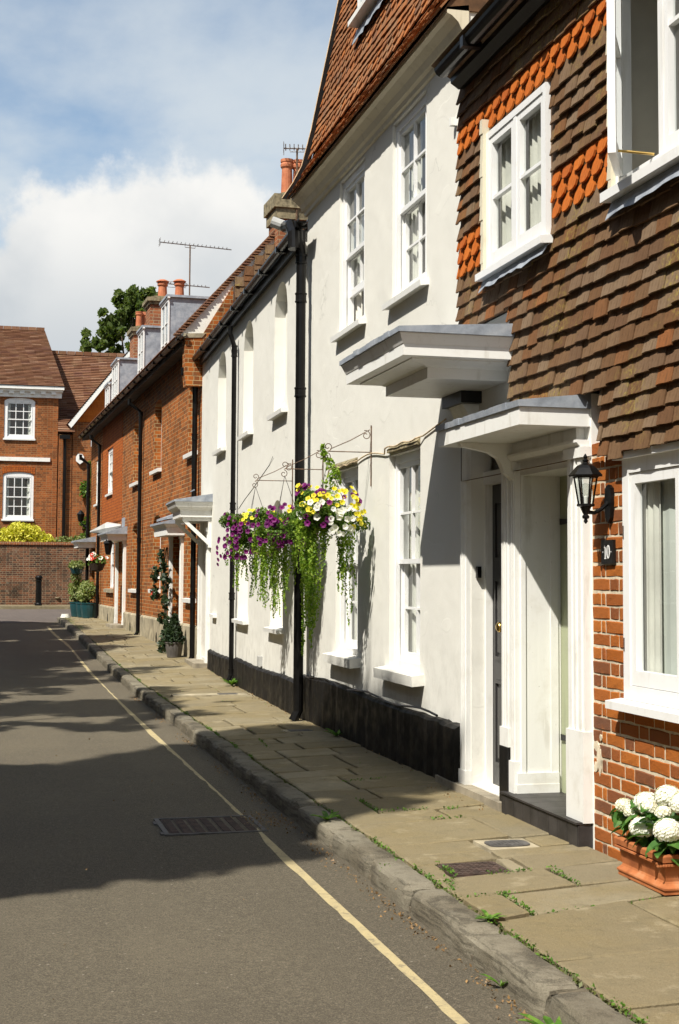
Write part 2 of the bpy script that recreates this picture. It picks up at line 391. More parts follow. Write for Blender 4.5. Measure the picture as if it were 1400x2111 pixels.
# leaves and petals
def leaf_mat(name, stops, trans=0.35, rough=0.55):
    g = N(name)
    c = g.ramp(g.rand(), stops)
    b = g.n('ShaderNodeBsdfPrincipled'); g.lk(c, b.inputs['Base Color']); b.inputs['Roughness'].default_value = rough
    b.inputs['Specular IOR Level'].default_value = 0.35
    t = g.n('ShaderNodeBsdfTranslucent'); g.lk(g.mix(1.0, c, (1.0, 1.1, 0.5), 'MULTIPLY'), t.inputs[0])
    mx = g.n('ShaderNodeMixShader'); mx.inputs[0].default_value = trans
    g.lk(b.outputs[0], mx.inputs[1]); g.lk(t.outputs[0], mx.inputs[2]); g.lk(mx.outputs[0], g.out.inputs[0])
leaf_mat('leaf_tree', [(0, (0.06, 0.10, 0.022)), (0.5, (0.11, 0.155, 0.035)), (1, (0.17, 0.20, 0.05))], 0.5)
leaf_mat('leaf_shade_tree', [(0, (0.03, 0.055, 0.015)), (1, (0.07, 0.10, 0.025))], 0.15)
leaf_mat('leaf_basket', [(0, (0.055, 0.12, 0.012)), (0.5, (0.10, 0.19, 0.018)), (1, (0.17, 0.25, 0.03))])
leaf_mat('leaf_trail', [(0, (0.10, 0.21, 0.012)), (0.5, (0.21, 0.33, 0.025)), (1, (0.31, 0.40, 0.05))])
leaf_mat('leaf_hydrangea', [(0, (0.035, 0.10, 0.015)), (0.6, (0.06, 0.16, 0.025)), (1, (0.13, 0.24, 0.05))], 0.3)
leaf_mat('leaf_weed', [(0, (0.05, 0.12, 0.012)), (0.5, (0.09, 0.20, 0.02)), (1, (0.16, 0.28, 0.04))])
leaf_mat('leaf_moss', [(0, (0.05, 0.075, 0.015)), (1, (0.12, 0.13, 0.035))], 0.1)
leaf_mat('leaf_variegated', [(0, (0.11, 0.16, 0.04)), (0.5, (0.22, 0.27, 0.08)), (1, (0.36, 0.38, 0.16))])
leaf_mat('leaf_golden', [(0, (0.45, 0.46, 0.03)), (0.5, (0.66, 0.62, 0.06)), (1, (0.80, 0.74, 0.14))])
leaf_mat('leaf_dark', [(0, (0.012, 0.028, 0.010)), (1, (0.035, 0.06, 0.02))], 0.15)
leaf_mat('leaf_dry', [(0, (0.16, 0.09, 0.035)), (1, (0.30, 0.18, 0.07))], 0.1)
leaf_mat('petal_purple', [(0, (0.10, 0.005, 0.085)), (1, (0.22, 0.012, 0.16))], 0.3)
leaf_mat('petal_yellow', [(0, (0.75, 0.62, 0.02)), (1, (0.85, 0.76, 0.08))], 0.3)
leaf_mat('petal_white', [(0, (0.82, 0.80, 0.74)), (1, (0.88, 0.87, 0.82))], 0.3)
leaf_mat('petal_red', [(0, (0.55, 0.03, 0.02)), (1, (0.70, 0.07, 0.04))], 0.3)
leaf_mat('petal_cream', [(0, (0.72, 0.68, 0.50)), (0.7, (0.84, 0.82, 0.70)), (1, (0.88, 0.87, 0.78))], 0.25)
leaf_mat('petal_pink', [(0, (0.40, 0.16, 0.26)), (1, (0.55, 0.28, 0.36))], 0.3)

# ------------------------------------------------------------------ builders
class MB:
    def __init__(s): s.v = []; s.f = []
    def add(s, vs, fs):
        b = len(s.v); s.v.extend([tuple(map(float, p)) for p in vs]); s.f.extend([tuple(i + b for i in f) for f in fs]); return s
    def box(s, a0, a1, b0, b1, c0, c1):
        return s.add([(a0, b0, c0), (a1, b0, c0), (a1, b1, c0), (a0, b1, c0), (a0, b0, c1), (a1, b0, c1), (a1, b1, c1), (a0, b1, c1)],
                     [(0, 3, 2, 1), (4, 5, 6, 7), (0, 1, 5, 4), (1, 2, 6, 5), (2, 3, 7, 6), (3, 0, 4, 7)])
    def quad(s, a, b, c, d): return s.add([a, b, c, d], [(0, 1, 2, 3)])
    def prism(s, poly, axis, t0, t1):
        k = len(poly)
        def m(p, t): return (t, p[0], p[1]) if axis == 'u' else ((p[0], t, p[1]) if axis == 'o' else (p[0], p[1], t))
        vs = [m(p, t0) for p in poly] + [m(p, t1) for p in poly]
        fs = [tuple(range(k - 1, -1, -1)), tuple(range(k, 2 * k))] + [(i, (i + 1) % k, k + (i + 1) % k, k + i) for i in range(k)]
        return s.add(vs, fs)
    def tube(s, pts, r, n=8, taper=None):
        pts = [Vector(p) for p in pts]; vs = []; fs = []
        up = Vector((0, 0, 1)); prev = None
        for i, p in enumerate(pts):
            d = (pts[min(i + 1, len(pts) - 1)] - pts[max(i - 1, 0)]).normalized()
            ref = up if abs(d.z) < 0.95 else Vector((1, 0, 0))
            if prev is None: x = d.cross(ref).normalized()
            else:
                x = prev - d * prev.dot(d)
                x = x.normalized() if x.length > 1e-6 else d.cross(ref).normalized()
            prev = x; y = d.cross(x)
            rr = r if taper is None else taper[i]
            for k in range(n):
                a = 2 * math.pi * k / n
                q = p + (x * math.cos(a) + y * math.sin(a)) * rr
                vs.append(q)
        for i in range(len(pts) - 1):
            for k in range(n):
                fs.append((i * n + k, i * n + (k + 1) % n, (i + 1) * n + (k + 1) % n, (i + 1) * n + k))
        fs.append(tuple(range(n - 1, -1, -1))); fs.append(tuple((len(pts) - 1) * n + k for k in range(n)))
        return s.add(vs, fs)
    def lathe(s, prof, c=(0, 0), n=16):
        vs = []; fs = []
        for (r, z) in prof:
            for k in range(n):
                a = 2 * math.pi * k / n
                vs.append((c[0] + r * math.cos(a), c[1] + r * math.sin(a), z))
        for i in range(len(prof) - 1):
            for k in range(n): fs.append((i * n + k, i * n + (k + 1) % n, (i + 1) * n + (k + 1) % n, (i + 1) * n + k))
        fs.append(tuple(range(n - 1, -1, -1))); fs.append(tuple((len(prof) - 1) * n + k for k in range(n)))
        return s.add(vs, fs)
    def mesh(s, name, mat=None, smooth=False):
        me = bpy.data.meshes.new(name); me.from_pydata(s.v, [], s.f)
        if mat: me.materials.append(MATS[mat])
        if smooth: me.polygons.foreach_set('use_smooth', [True] * len(me.polygons))
        me.update()
        return me
    def obj(s, name, mat, parent=None, smooth=False, **kw):
        return link(name, s.mesh(name, mat, smooth), parent, **kw)

def link(name, data, parent=None, loc=None, rot=None, scale=None, label=None, kind=None, cat=None, group=None):
    o = bpy.data.objects.new(name, data); COL.objects.link(o)
    if parent is not None: o.parent = parent
    if loc is not None: o.location = loc
    if rot is not None: o.rotation_euler = rot
    if scale is not None: o.scale = scale
    if label: o['label'] = label
    if cat: o['category'] = cat
    if group: o['group'] = group
    if kind: o['kind'] = kind
    return o

def thing(name, label, cat, loc=(0, 0, 0), rotz=0.0, group=None):
    return link(name, None, None, loc, (0, 0, rotz), None, label, None, cat, group)

class Fac:
    """a street front: u runs along the wall away from the camera, o out towards the road, z up"""
    def __init__(s, x, y, ang):
        s.x, s.y, s.a = x, y, R(ang); s.rz = math.pi / 2 - s.a
    def w(s, u, o, z):
        sa, ca = math.sin(s.a), math.cos(s.a)
        return (s.x + sa * u - ca * o, s.y + ca * u + sa * o, z)
    def house(s, name, label, cat='house'): return thing(name, label, cat, (s.x, s.y, 0), s.rz)
    def thing(s, name, label, cat, u, o, z, group=None): return thing(name, label, cat, s.w(u, o, z), s.rz, group)

def arch_z(u, op):
    u0, u1, z1, rise = op['u0'], op['u1'], op['z1'], op.get('arch', 0)
    t = (u - (u0 + u1) / 2) / ((u1 - u0) / 2)
    return z1 - rise + rise * math.sqrt(max(0.0, 1 - t * t)) if rise else z1

def wall_mesh(u0, u1, z0, z1, ops, o=0.0, thick=0.3, jag=None):
    """front sheet with openings cut through it, reveals, and closed outer sides"""
    mb = MB()
    us = sorted({u0, u1, *[p['u0'] for p in ops], *[p['u1'] for p in ops]})
    zs = sorted({z0, z1, *[p['z0'] for p in ops], *[p['z1'] for p in ops], *[p['z1'] - p.get('arch', 0) for p in ops]})
    for a, b in zip(us[:-1], us[1:]):
        for c, d in zip(zs[:-1], zs[1:]):
            mu, mz = (a + b) / 2, (c + d) / 2
            hit = None
            for p in ops:
                if p['u0'] < mu < p['u1'] and p['z0'] < mz < p['z1']: hit = p
            if hit is None: mb.quad((a, o, c), (b, o, c), (b, o, d), (a, o, d))
    for p in ops:
        D = p.get('depth', 0.12); a, b, c, d, rise = p['u0'], p['u1'], p['z0'], p['z1'], p.get('arch', 0)
        sp = d - rise
        mb.quad((a, o, c), (a, o, sp), (a, o - D, sp), (a, o - D, c))
        mb.quad((b, o, c), (b, o - D, c), (b, o - D, sp), (b, o, sp))
        mb.quad((a, o, c), (a, o - D, c), (b, o - D, c), (b, o, c))
        k = 12 if rise else 1
        ps = [(a + (b - a) * i / k, 0) for i in range(k + 1)]
        ps = [(u, arch_z(u, p)) for u, _ in ps]
        if rise:
            ps[0] = (a, sp); ps[-1] = (b, sp)
            for (ua, za), (ub, zb) in zip(ps[:-1], ps[1:]): mb.quad((ua, o, za), (ub, o, zb), (ub, o, d), (ua, o, d))
        for (ua, za), (ub, zb) in zip(ps[:-1], ps[1:]): mb.quad((ua, o, za), (ub, o, zb), (ub, o - D, zb), (ua, o - D, za))
        if p.get('blind'):
            mb.add([(a, o - D, c), (b, o - D, c)] + [(u, o - D, z) for u, z in reversed(ps)], [tuple(range(2 + len(ps)))])
    mb.quad((u0, o, z0), (u0, o, z1), (u0, o - thick, z1), (u0, o - thick, z0))
    mb.quad((u1, o, z0), (u1, o - thick, z0), (u1, o - thick, z1), (u1, o, z1))
    mb.quad((u0, o, z1), (u1, o, z1), (u1, o - thick, z1), (u0, o - thick, z1))
    return mb

def sash_piece(u0, u1, z0, z1, o0, o1, st, rt, rb, cols, rows, bar):
    """one sash: stiles, rails and glazing bars; returns mesh builder and pane rectangles"""
    mb = MB()
    mb.box(u0, u0 + st, o0, o1, z0, z1); mb.box(u1 - st, u1, o0, o1, z0, z1)
    mb.box(u0 + st, u1 - st, o0, o1, z0, z0 + rb); mb.box(u0 + st, u1 - st, o0, o1, z1 - rt, z1)
    a, b, c, d = u0 + st, u1 - st, z0 + rb, z1 - rt
    om = (o0 + o1) / 2
    pw, ph = (b - a) / cols, (d - c) / rows
    for i in range(1, cols): mb.box(a + pw * i - bar / 2, a + pw * i + bar / 2, o0 + 0.004, o1 - 0.002, c, d)
    for j in range(1, rows): mb.box(a, b, o0 + 0.006, o1 - 0.004, c + ph * j - bar / 2, c + ph * j + bar / 2)
    panes = []
    for i in range(cols):
        for j in range(rows):
            panes.append((a + pw * i, a + pw * (i + 1), c + ph * j, c + ph * (j + 1), om))
    return mb, panes

def add_panes(parent, panes, wob=0.006):
    for (a, b, c, d, o) in panes:
        e = [random.uniform(-wob, wob) for _ in range(3)]
        MB().quad((a, o - 0.012 + e[0] * .3, c), (b, o - 0.012 + e[1] * .3, c), (b, o - 0.012 + e[2] * .3, d), (a, o - 0.012 + (e[0] + e[2] - e[1]) * .3, d)).obj('pane', 'glass', parent)

def curtain_mesh(a, b, c, d, o, amp=0.02, waves=6, lean=0.0):
    mb = MB(); k = waves * 6
    pts = [(a + (b - a) * i / k, o + amp * math.sin(i / 6 * 2 * math.pi + 0.7) + random.uniform(-.15, .15) * amp) for i in range(k + 1)]
    for (p, q) in zip(pts[:-1], pts[1:]): mb.quad((p[0], p[1], c), (q[0], q[1], c), (q[0] + lean, q[1], d), (p[0] + lean, p[1], d))
    return mb

def room_mesh(u0, u1, z0, z1, o, deep):
    mb = MB(); a, b, c, d = u0 - 0.25, u1 + 0.25, z0 - 0.2, z1 + 0.15
    mb.quad((a, o - deep, c), (b, o - deep, c), (b, o - deep, d), (a, o - deep, d))
    mb.quad((a, o, c), (a, o - deep, c), (a, o - deep, d), (a, o, d)); mb.quad((b, o, c), (b, o, d), (b, o - deep, d), (b, o - deep, c))
    mb.quad((a, o, c), (b, o, c), (b, o - deep, c), (a, o - deep, c)); mb.quad((a, o, d), (a, o - deep, d), (b, o - deep, d), (b, o, d))
    return mb

def sash_window(house, u0, u1, z0, z1, depth=0.11, cols=2, rows=2, fr=0.055, bar=0.02, lift=0.0, curt=(), room='interior',
                sill=(0.09, 0.07, 0.06), sill_mat='white_render', label=None, o=0.0, arch=0.0, mat='window_white'):
    f = MB(); of = o - depth
    f.box(u0, u0 + fr, of - 0.1, of, z0, z1); f.box(u1 - fr, u1, of - 0.1, of, z0, z1)
    f.box(u0 + fr, u1 - fr, of - 0.1, of, z1 - fr - arch, z1); f.box(u0 + fr, u1 - fr, of - 0.1, of, z0, z0 + fr * 0.8)
    f.box(u0 + fr, u0 + fr + .012, of - 0.02, of + .012, z0, z1 - fr); f.box(u1 - fr - .012, u1 - fr, of - 0.02, of + .012, z0, z1 - fr)
    win = f.obj('window', mat, house, label=label)
    a, b, c, d = u0 + fr, u1 - fr, z0 + fr * 0.8, z1 - fr - arch
    m = (c + d) / 2
    s1, p1 = sash_piece(a, b, m - 0.02, d, of - 0.045, of - 0.012, 0.04, 0.04, 0.04, cols, rows, bar)
    s1.obj('sash', mat, win); add_panes(win, p1)
    s2, p2 = sash_piece(a, b, c + lift, m + 0.02 + lift, of - 0.088, of - 0.055, 0.04, 0.04, 0.07, cols, rows, bar)
    s2.obj('sash', mat, win); add_panes(win, p2)
    room_mesh(u0, u1, z0, z1, of - 0.1, 0.9).obj('room_recess', room, win)
    for (ca, cb) in curt: curtain_mesh(u0 + (u1 - u0) * ca, u0 + (u1 - u0) * cb, z0 + .02, z1 - .03, of - 0.125, 0.015, max(2, int(9 * (cb - ca)))).obj('curtain', 'curtain', win)
    if sill:
        pr, h, ext = sill
        sm = MB(); sm.prism([(o - depth + .01, z0 - h), (o + pr, z0 - h - 0.012), (o + pr + .004, z0 - 0.016), (o - depth + .01, z0 + 0.004)], 'u', u0 - ext, u1 + ext)
        sm.obj('sill', sill_mat, win)
    return win

def leaf_cloud(name, mat, pts, size, parent=None, nrm_up=0.3, kind=None, elong=1.5, **kw):
    """one mesh of small leaf faces (each a folded diamond)"""
    P = np.asarray(pts, float); n = len(P)
    d = rng.normal(size=(n, 3)); d /= np.linalg.norm(d, axis=1)[:, None]
    e = rng.normal(size=(n, 3)); e[:, 2] += nrm_up
    e -= d * (e * d).sum(1)[:, None]; e /= np.linalg.norm(e, axis=1)[:, None]
    s = np.cross(d, e)
    L = (size * rng.uniform(0.6, 1.3, n))[:, None]
    V = np.empty((n, 4, 3))
    V[:, 0] = P - d * L * 0.5 * elong; V[:, 2] = P + d * L * 0.5 * elong
    V[:, 1] = P + s * L * 0.42 + e * L * 0.12; V[:, 3] = P - s * L * 0.42 + e * L * 0.12
    me = bpy.data.meshes.new(name)
    me.vertices.add(n * 4); me.vertices.foreach_set('co', V.reshape(-1))
    me.loops.add(n * 4); me.loops.foreach_set('vertex_index', np.arange(n * 4, dtype=np.int32))
    me.polygons.add(n); me.polygons.foreach_set('loop_start', np.arange(0, n * 4, 4, dtype=np.int32))
    me.update(calc_edges=True)
    me.materials.append(MATS[mat])
    return link(name, me, parent, kind=kind, **kw)

def ball_pts(n, c, r, hollow=0.0):
    d = rng.normal(size=(n, 3)); d /= np.linalg.norm(d, axis=1)[:, None]
    k = rng.uniform(hollow ** 3, 1, n) ** (1 / 3)
    return np.asarray(c) + d * k[:, None] * np.asarray(r)

# ------------------------------------------------------------------ ground
GY = [-60, 20, 24, 31, 39, 45, 53, 60, 200]
GZ = [0, 0, 0.05, 0.21, 0.33, 0.38, 0.45, 0.5, 0.5]
def gz(y): return float(np.interp(y, GY, GZ))
def pav(x, y): return gz(y) + 0.112 + 0.034 * (x - 2.05) / 1.25

road = MB()
xs = [-150, -60, -20, -8, -3, 0, 1.2, 2.035, 3.0, 8, 20, 60, 150]
ys = [-60, -20, 0, 5, 10, 15, 18, 20, 21, 22, 24, 26, 28.5, 31, 35, 39, 42, 45, 49, 53, 60, 120, 300]
for x in xs:
    for y in ys: road.v.append((x, y, gz(y) - (0.012 if x < 2.03 and x > 1.0 else 0) - (0.02 if x > 2.05 and y < 41 else 0)))
for i in range(len(xs) - 1):
    for j in range(len(ys) - 1):
        k = i * len(ys) + j; road.f.append((k, k + len(ys), k + len(ys) + 1, k + 1))
road.obj('road', 'asphalt', kind='structure', smooth=True)
jn = MB()
jx = [-30, 0, 2, 6, 30]; jy = [39.6, 42, 45, 49, 51.3]
for x in jx:
    for y in jy: jn.v.append((x, y + (0.7 * math.sin(x * .5) if y == 39.6 else 0), gz(y) + 0.006))
for i in range(len(jx) - 1):
    for j in range(len(jy) - 1):
        k = i * len(jy) + j; jn.f.append((k, k + len(jy), k + len(jy) + 1, k + 1))
jn.obj('side_road', 'asphalt_far', kind='structure')

# yellow kerb line, hand-laid and slightly wandering
yl = MB(); prev = None; w0 = 0
for i in range(240):
    y = 2.5 + i * 0.15
    if y > 37.8: break
    w0 = 0.75 * w0 + random.uniform(-0.007, 0.007)
    xc = 1.755 + 0.02 * math.sin(y * 0.7) + w0 - (0.012 * max(0, y - 26)) + (0.05 * math.exp(-((y - 9.35) / .35) ** 2))
    hw = 0.036 + random.uniform(-0.008, 0.008)
    cur = [(xc - hw, y, gz(y) - 0.004), (xc + hw, y, gz(y) - 0.004)]
    if prev: yl.quad(prev[0], prev[1], cur[1], cur[0])
    prev = cur
yl.obj('road_marking', 'yellow_paint', kind='structure')

# pavement bed with separate flagstones
pv = MB(); py = [1.5, 5, 10, 15, 20, 22, 24, 26, 28.5, 31, 35, 39, 41.2]
for y in py:
    for x, dz in ((2.1, -.03), (2.2, -.022), (3.75, -.022)): pv.v.append((x, y, pav(x, y) + dz))
for j in range(len(py) - 1):
    for i in range(2):
        k = j * 3 + i; pv.f.append((k, k + 1, k + 4, k + 3))
pavement = pv.obj('pavement', 'mortar_bed', kind='structure')

def wall_x(y):
    if y < 15.2: return 3.29
    if y < 23.9: return 3.29 + math.tan(R(1.6)) * (y - 15.2)
    return 3.53 - math.tan(R(1.6)) * (y - 23.9)

def flag(x0, x1, ya, yb, yc, yd, top=0.0):
    """ya,yb = near edge at x0,x1; yc,yd = far edge at x0,x1"""
    g_ = 0.013; t = random.uniform(-.004, .004)
    tl = [random.uniform(-.006, .006) for _ in range(4)]
    cs = [(x0 + g_, ya + g_), (x1 - g_, yb + g_), (x1 - g_, yd - g_), (x0 + g_, yc - g_)]
    cs = [(x + random.uniform(-.006, .006), y + random.uniform(-.008, .008)) for x, y in cs]
    cx = sum(c[0] for c in cs) / 4; cy = sum(c[1] for c in cs) / 4
    # outline with irregular hewn edges
    ring = []
    for i in range(4):
        a, b = cs[i], cs[(i + 1) % 4]
        for k in range(4):
            q = k / 4; j = 0.0 if k == 0 else random.uniform(-.005, .005)
            ring.append((a[0] + (b[0] - a[0]) * q + j, a[1] + (b[1] - a[1]) * q + j, tl[i] * (1 - q) + tl[(i + 1) % 4] * q))
    n = len(ring); mb = MB(); vs = []
    for x, y, z in ring: vs.append((x, y, pav(x, y) - 0.04))
    for x, y, z in ring: vs.append((x, y, pav(x, y) + t + z - 0.007 + top))
    for x, y, z in ring:
        q = 0.012 / max(0.15, math.hypot(x - cx, y - cy))
        vs.append((x + (cx - x) * q, y + (cy - y) * q, pav(x, y) + t + z + top))
    fs = []
    for i in range(n):
        j = (i + 1) % n
        fs.append((i, j, n + j, n + i)); fs.append((n + i, n + j, 2 * n + j, 2 * n + i))
    fs.append(tuple(range(2 * n, 3 * n)))
    mb.add(vs, fs).obj('paving_stone', 'york_stone', pavement)

XK = 2.205
def row(y0, y1, sk0, sk1, splits, x0=XK, x1=None):
    x1 = x1 or wall_x((y0 + y1) / 2)
    e = [x0] + splits + [x1]
    for a, b in zip(e[:-1], e[1:]):
        fa, fb = (a - XK) / 1.06, (b - XK) / 1.06
        flag(a, b, y0 + sk0 * fa, y0 + sk0 * fb, y1 + sk1 * fa, y1 + sk1 * fb)
row(3.1, 3.95, .05, .03, [2.8]); row(3.95, 4.7, .03, .0, [3.02]); row(4.7, 5.33, .0, .03, [2.95])
row(5.33, 6.02, .03, .24, [2.93]); row(6.02, 6.46, .24, .12, [2.42]); row(6.46, 6.9, .12, .1, [2.84])
row(6.9, 7.24, .1, .06, [], XK, 2.335); row(6.9, 7.24, .1, .06, [2.76], 2.66)
row(7.24, 7.46, .06, .05, [2.72]); row(7.46, 7.76, .05, .05, [], XK, 2.72); row(7.46, 7.76, .05, .05, [], 3.03)
row(7.76, 8.42, .05, .1, [2.97]); row(8.42, 8.78, .1, .12, [2.86]); row(8.78, 9.35, .12, .1, [2.48])
y = 9.35; sk = .1
while y < 40.7:
    d = random.choice([0.38, 0.45, 0.5, 0.58, 0.66, 0.8]); s2 = random.uniform(-.02, .1)
    w = wall_x(y); k = random.random()
    sp = [] if k < .12 else ([random.uniform(2.55, w - .35)] if k < .8 else [random.uniform(2.45, 2.6), random.uniform(2.8, w - .28)])
    row(y, min(y + d, 41.1), sk, s2, sp); y += d; sk = s2

# kerb stones, worn and uneven
kerb = MB().box(2.045, 2.19, 1.6, 20, -0.1, 0.02)
kerb = kerb.obj('kerb', 'mortar_bed', kind='structure')
y = 1.7
while y < 40.6:
    L = random.uniform(0.62, 1.05); dxx = random.uniform(-.008, .008); dz = random.uniform(-.006, .006)
    prof = [(2.036, -0.06), (2.034, 0.045), (2.037, 0.092), (2.048, 0.110), (2.070, 0.118), (2.12, 0.120), (2.188, 0.116), (2.19, -0.02)]
    mb = MB(); sg = 13; k = len(prof); wv = [random.uniform(0, 6) for _ in range(4)]
    for i in range(sg + 1):
        yy = y + 0.011 + (L - 0.022) * i / sg
        endin = 0.026 if i in (0, sg) else 0.0
        for j, (px, pz) in enumerate(prof):
            nz = (random.uniform(-.002, .002) + .003 * math.sin(wv[0] + i * .6 + j)) if 0 < j < 7 else 0
            nx = (random.uniform(-.003, .003) + .004 * math.sin(wv[1] + i * .6 + j * 1.3)) if 1 <= j <= 4 else 0
            zz = pz + nz + dz - (endin if 2 <= j <= 6 else 0)
            mb.v.append((px + nx + dxx + (endin if 1 <= j <= 3 else 0), yy, gz(yy) + zz))
    for i in range(sg):
        for j in range(k - 1): mb.f.append((i * k + j, i * k + j + 1, (i + 1) * k + j + 1, (i + 1) * k + j))
    mb.f.append(tuple(range(k))); mb.f.append(tuple(sg * k + j for j in reversed(range(k))))
    ko = mb.obj('kerb_stone', 'kerb_stone', kerb, smooth=True); ko.data.set_sharp_from_angle(angle=R(28))
    y += L
# far footway in front of the garden wall
MB().box(-30, 30, 51.3, 53.4, 0.3, 0.545).obj('far_pavement', 'york_stone', kind='structure')

# ------------------------------------------------------------------ tiles
def tile_template(kind):
    T = 0.013
    if kind == 'plain':
        w, l = 0.0805, 0.165
        sh = [(-w, l), (-w, 0.0), (-w * .33, -.002), (w * .4, .001), (w, 0.0), (w, l)]
    elif kind == 'club':
        sh = [(-.08, .17), (-.08, .088), (-.056, .080), (-.063, .05), (-.053, .018), (-.026, 0), (.026, 0), (.053, .018), (.063, .05), (.056, .080), (.08, .088), (.08, .17)]
    else:
        sh = [(-.0805, .165), (-.0805, .075), (-.06, .035), (-.03, .008), (0, 0), (.03, .008), (.06, .035), (.0805, .075), (.0805, .165)]
    mb = MB(); k = len(sh)
    cam_ = lambda x: 0.004 * (1 - (x / .08) ** 2)
    vs = [(x, cam_(x), z) for x, z in sh] + [(x, T + cam_(x), z) for x, z in sh]
    mb.add(vs, [tuple(range(k)), tuple(range(2 * k - 1, k - 1, -1))] + [(i, k + i, k + (i + 1) % k, (i + 1) % k) for i in range(k)])
    return mb

class TileBank:
    """collects tiles; the ones nearest the camera become objects, the rest one joined part"""
    def __init__(s, prefix): s.items = []; s.tm = {}; s.prefix = prefix
    def put(s, kind, mat, u, o, z, tilt, roll=0.0, sx=1.0, key=None):
        s.items.append((key if key is not None else u, kind, mat, u, o, z, tilt, roll, sx))
    def build(s, parent, limit=300, name='tile'):
        s.items.sort(key=lambda t: t[0])
        rest = {}
        for i, (key, kind, mat, u, o, z, tilt, roll, sx) in enumerate(s.items):
            if kind not in s.tm: s.tm[kind] = tile_template(kind)
            if i < limit and key < 900:
                mk = (kind, mat)
                if mk not in s.tm: s.tm[mk] = s.tm[kind].mesh('tile_' + kind, mat)
                link(name, s.tm[mk], parent, (u, o, z), (tilt, roll, 0), (sx, 1, 1))
            else:
                mb = rest.setdefault(mat, MB()); t = s.tm[kind]
                M = Matrix.Translation((u, o, z)) @ Matrix.Rotation(roll, 4, 'Y') @ Matrix.Rotation(tilt, 4, 'X')
                mb.add([M @ Vector((x * sx, y, zz)) for x, y, zz in t.v], t.f)
        for mat, mb in rest.items(): mb.obj('tile_courses', mat, parent, kind='stuff')

def tile_row(bank, u0, u1, z, o, tilt, kind, mat, W=0.166, shift=0.0, gaps=(), keyf=None, jit=1.0):
    """fill [u0,u1] minus gaps with tiles whose bottom edge is at z"""
    segs = [(u0, u1)]
    for a, b in gaps:
        ns = []
        for p, q in segs:
            if b <= p or a >= q: ns.append((p, q)); continue
            if a > p: ns.append((p, a))
            if b < q: ns.append((b, q))
        segs = ns
    for p, q in segs:
        x = p - (shift % W) if shift else p
        while x < q - 0.012:
            a, b = max(x, p), min(x + W, q)
            if b - a > 0.02:
                uc = (a + b) / 2
                bank.put(kind, mat, uc, o + random.uniform(-.003, .004) * jit, z + random.uniform(-.004, .004) * jit - (.018 if jit > 1.5 and random.random() < .035 else 0) + 0.006 * math.sin(uc * 2.1 + z * 3) * jit,
                         tilt + random.uniform(-.03, .035) * jit, random.uniform(-.014, .014) * jit, (b - a - 0.004) / 0.161, keyf(uc, z) if keyf else uc)
            x += W

# ------------------------------------------------------------------ tile-hung house (number 10)
F0 = Fac(3.3, 0, 0)
H10 = F0.house('tile_hung_house', 'house with brown hung tiles above red brick and a white porch, nearest on the right')
WIN10 = dict(u0=5.62, u1=6.95, z0=0.98, z1=2.27, depth=0.06)
wall10 = wall_mesh(3.6, 7.385, 0.0, 2.36, [WIN10], o=-0.0042).obj('wall', 'mortar', H10)

def brick_mesh(L, seed, h=0.0635):
    rr = random.Random(seed); mb = MB(); D = 0.05; c = 0.006
    j = lambda a=.0022: rr.uniform(-a, a)
    hx, hz = L / 2, h / 2
    ring = [(-hx, -hz), (-hx * .3, -hz), (hx * .35, -hz), (hx, -hz), (hx, hz), (hx * .3, hz), (-hx * .35, hz), (-hx, hz)]
    ring = [(x + j(), z + j(.003)) for x, z in ring]; k = 8
    vs = [(x, -D, z) for x, z in ring] + [(x, -c + j(.001), z) for x, z in ring] + [(x * (1 - c / hx * .8) , j(.0015), z * (1 - c / hz * .7)) for x, z in ring]
    fs = []
    for i in range(k):
        n = (i + 1) % k
        fs += [(i, n, k + n, k + i), (k + i, k + n, 2 * k + n, 2 * k + i)]
    fs.append(tuple(range(2 * k, 3 * k)))
    return mb.add(vs, fs)
BR = {}
for i in range(7): BR['s', i] = brick_mesh(0.215, 40 + i).mesh('brick_stretcher', 'brick_piece')
for i in range(3): BR['q', i] = brick_mesh(0.046, 120 + i).mesh('brick_closer', 'brick_piece')
for i in range(5): BR['h', i] = brick_mesh(0.1025, 80 + i).mesh('brick_header', 'brick_piece')
bricks = []
zc = 0.075; ci = 0
while zc < 2.36:
    u = 7.385 - 0.004; st = ci % 2
    wob = random.uniform(-.003, .003)
    seq = 'h' if st else 's'
    first = True
    while u > 3.62:
        L = {'s': 0.215, 'h': 0.1025, 'q': 0.046}[seq]
        uc = u - L / 2
        a, b = uc - L / 2, uc + L / 2
        inwin = zc + .033 > WIN10['z0'] - .005 and zc - .033 < WIN10['z1'] and b > WIN10['u0'] and a < WIN10['u1']
        if inwin:
            if a < WIN10['u1'] < b and b - WIN10['u1'] > 0.03: bricks.append((uc + (WIN10['u1'] - a) / 2, zc + wob, seq, (b - WIN10['u1'] - .006) / L))
        else: bricks.append((uc, zc + wob, seq, 1.0))
        u = a - 0.0115
        seq = 'q' if (first and st) else ('h' if seq == 's' else 's'); first = False
    zc += 0.0755; ci += 1
bricks.sort(key=lambda b: -b[0] + (0 if b[0] > 5.9 else 5))
rest = MB()
for i, (u, z, k, sx) in enumerate(bricks):
    me = BR[k, random.randrange({'s': 7, 'h': 5, 'q': 3}[k])]
    o_ = random.uniform(-.0008, .002)
    if i < 300: link('brick', me, wall10, (u, o_, z), (random.uniform(-.012, .012), random.uniform(-.008, .008), random.uniform(-.006, .006)), (sx, 1, 1))
    else: rest.add([(u + v.co.x * sx, o_ + v.co.y, z + v.co.z) for v in me.vertices], [tuple(p.vertices) for p in me.polygons])
if rest.v: rest.obj('brick_courses', 'brick_piece', wall10, kind='stuff')
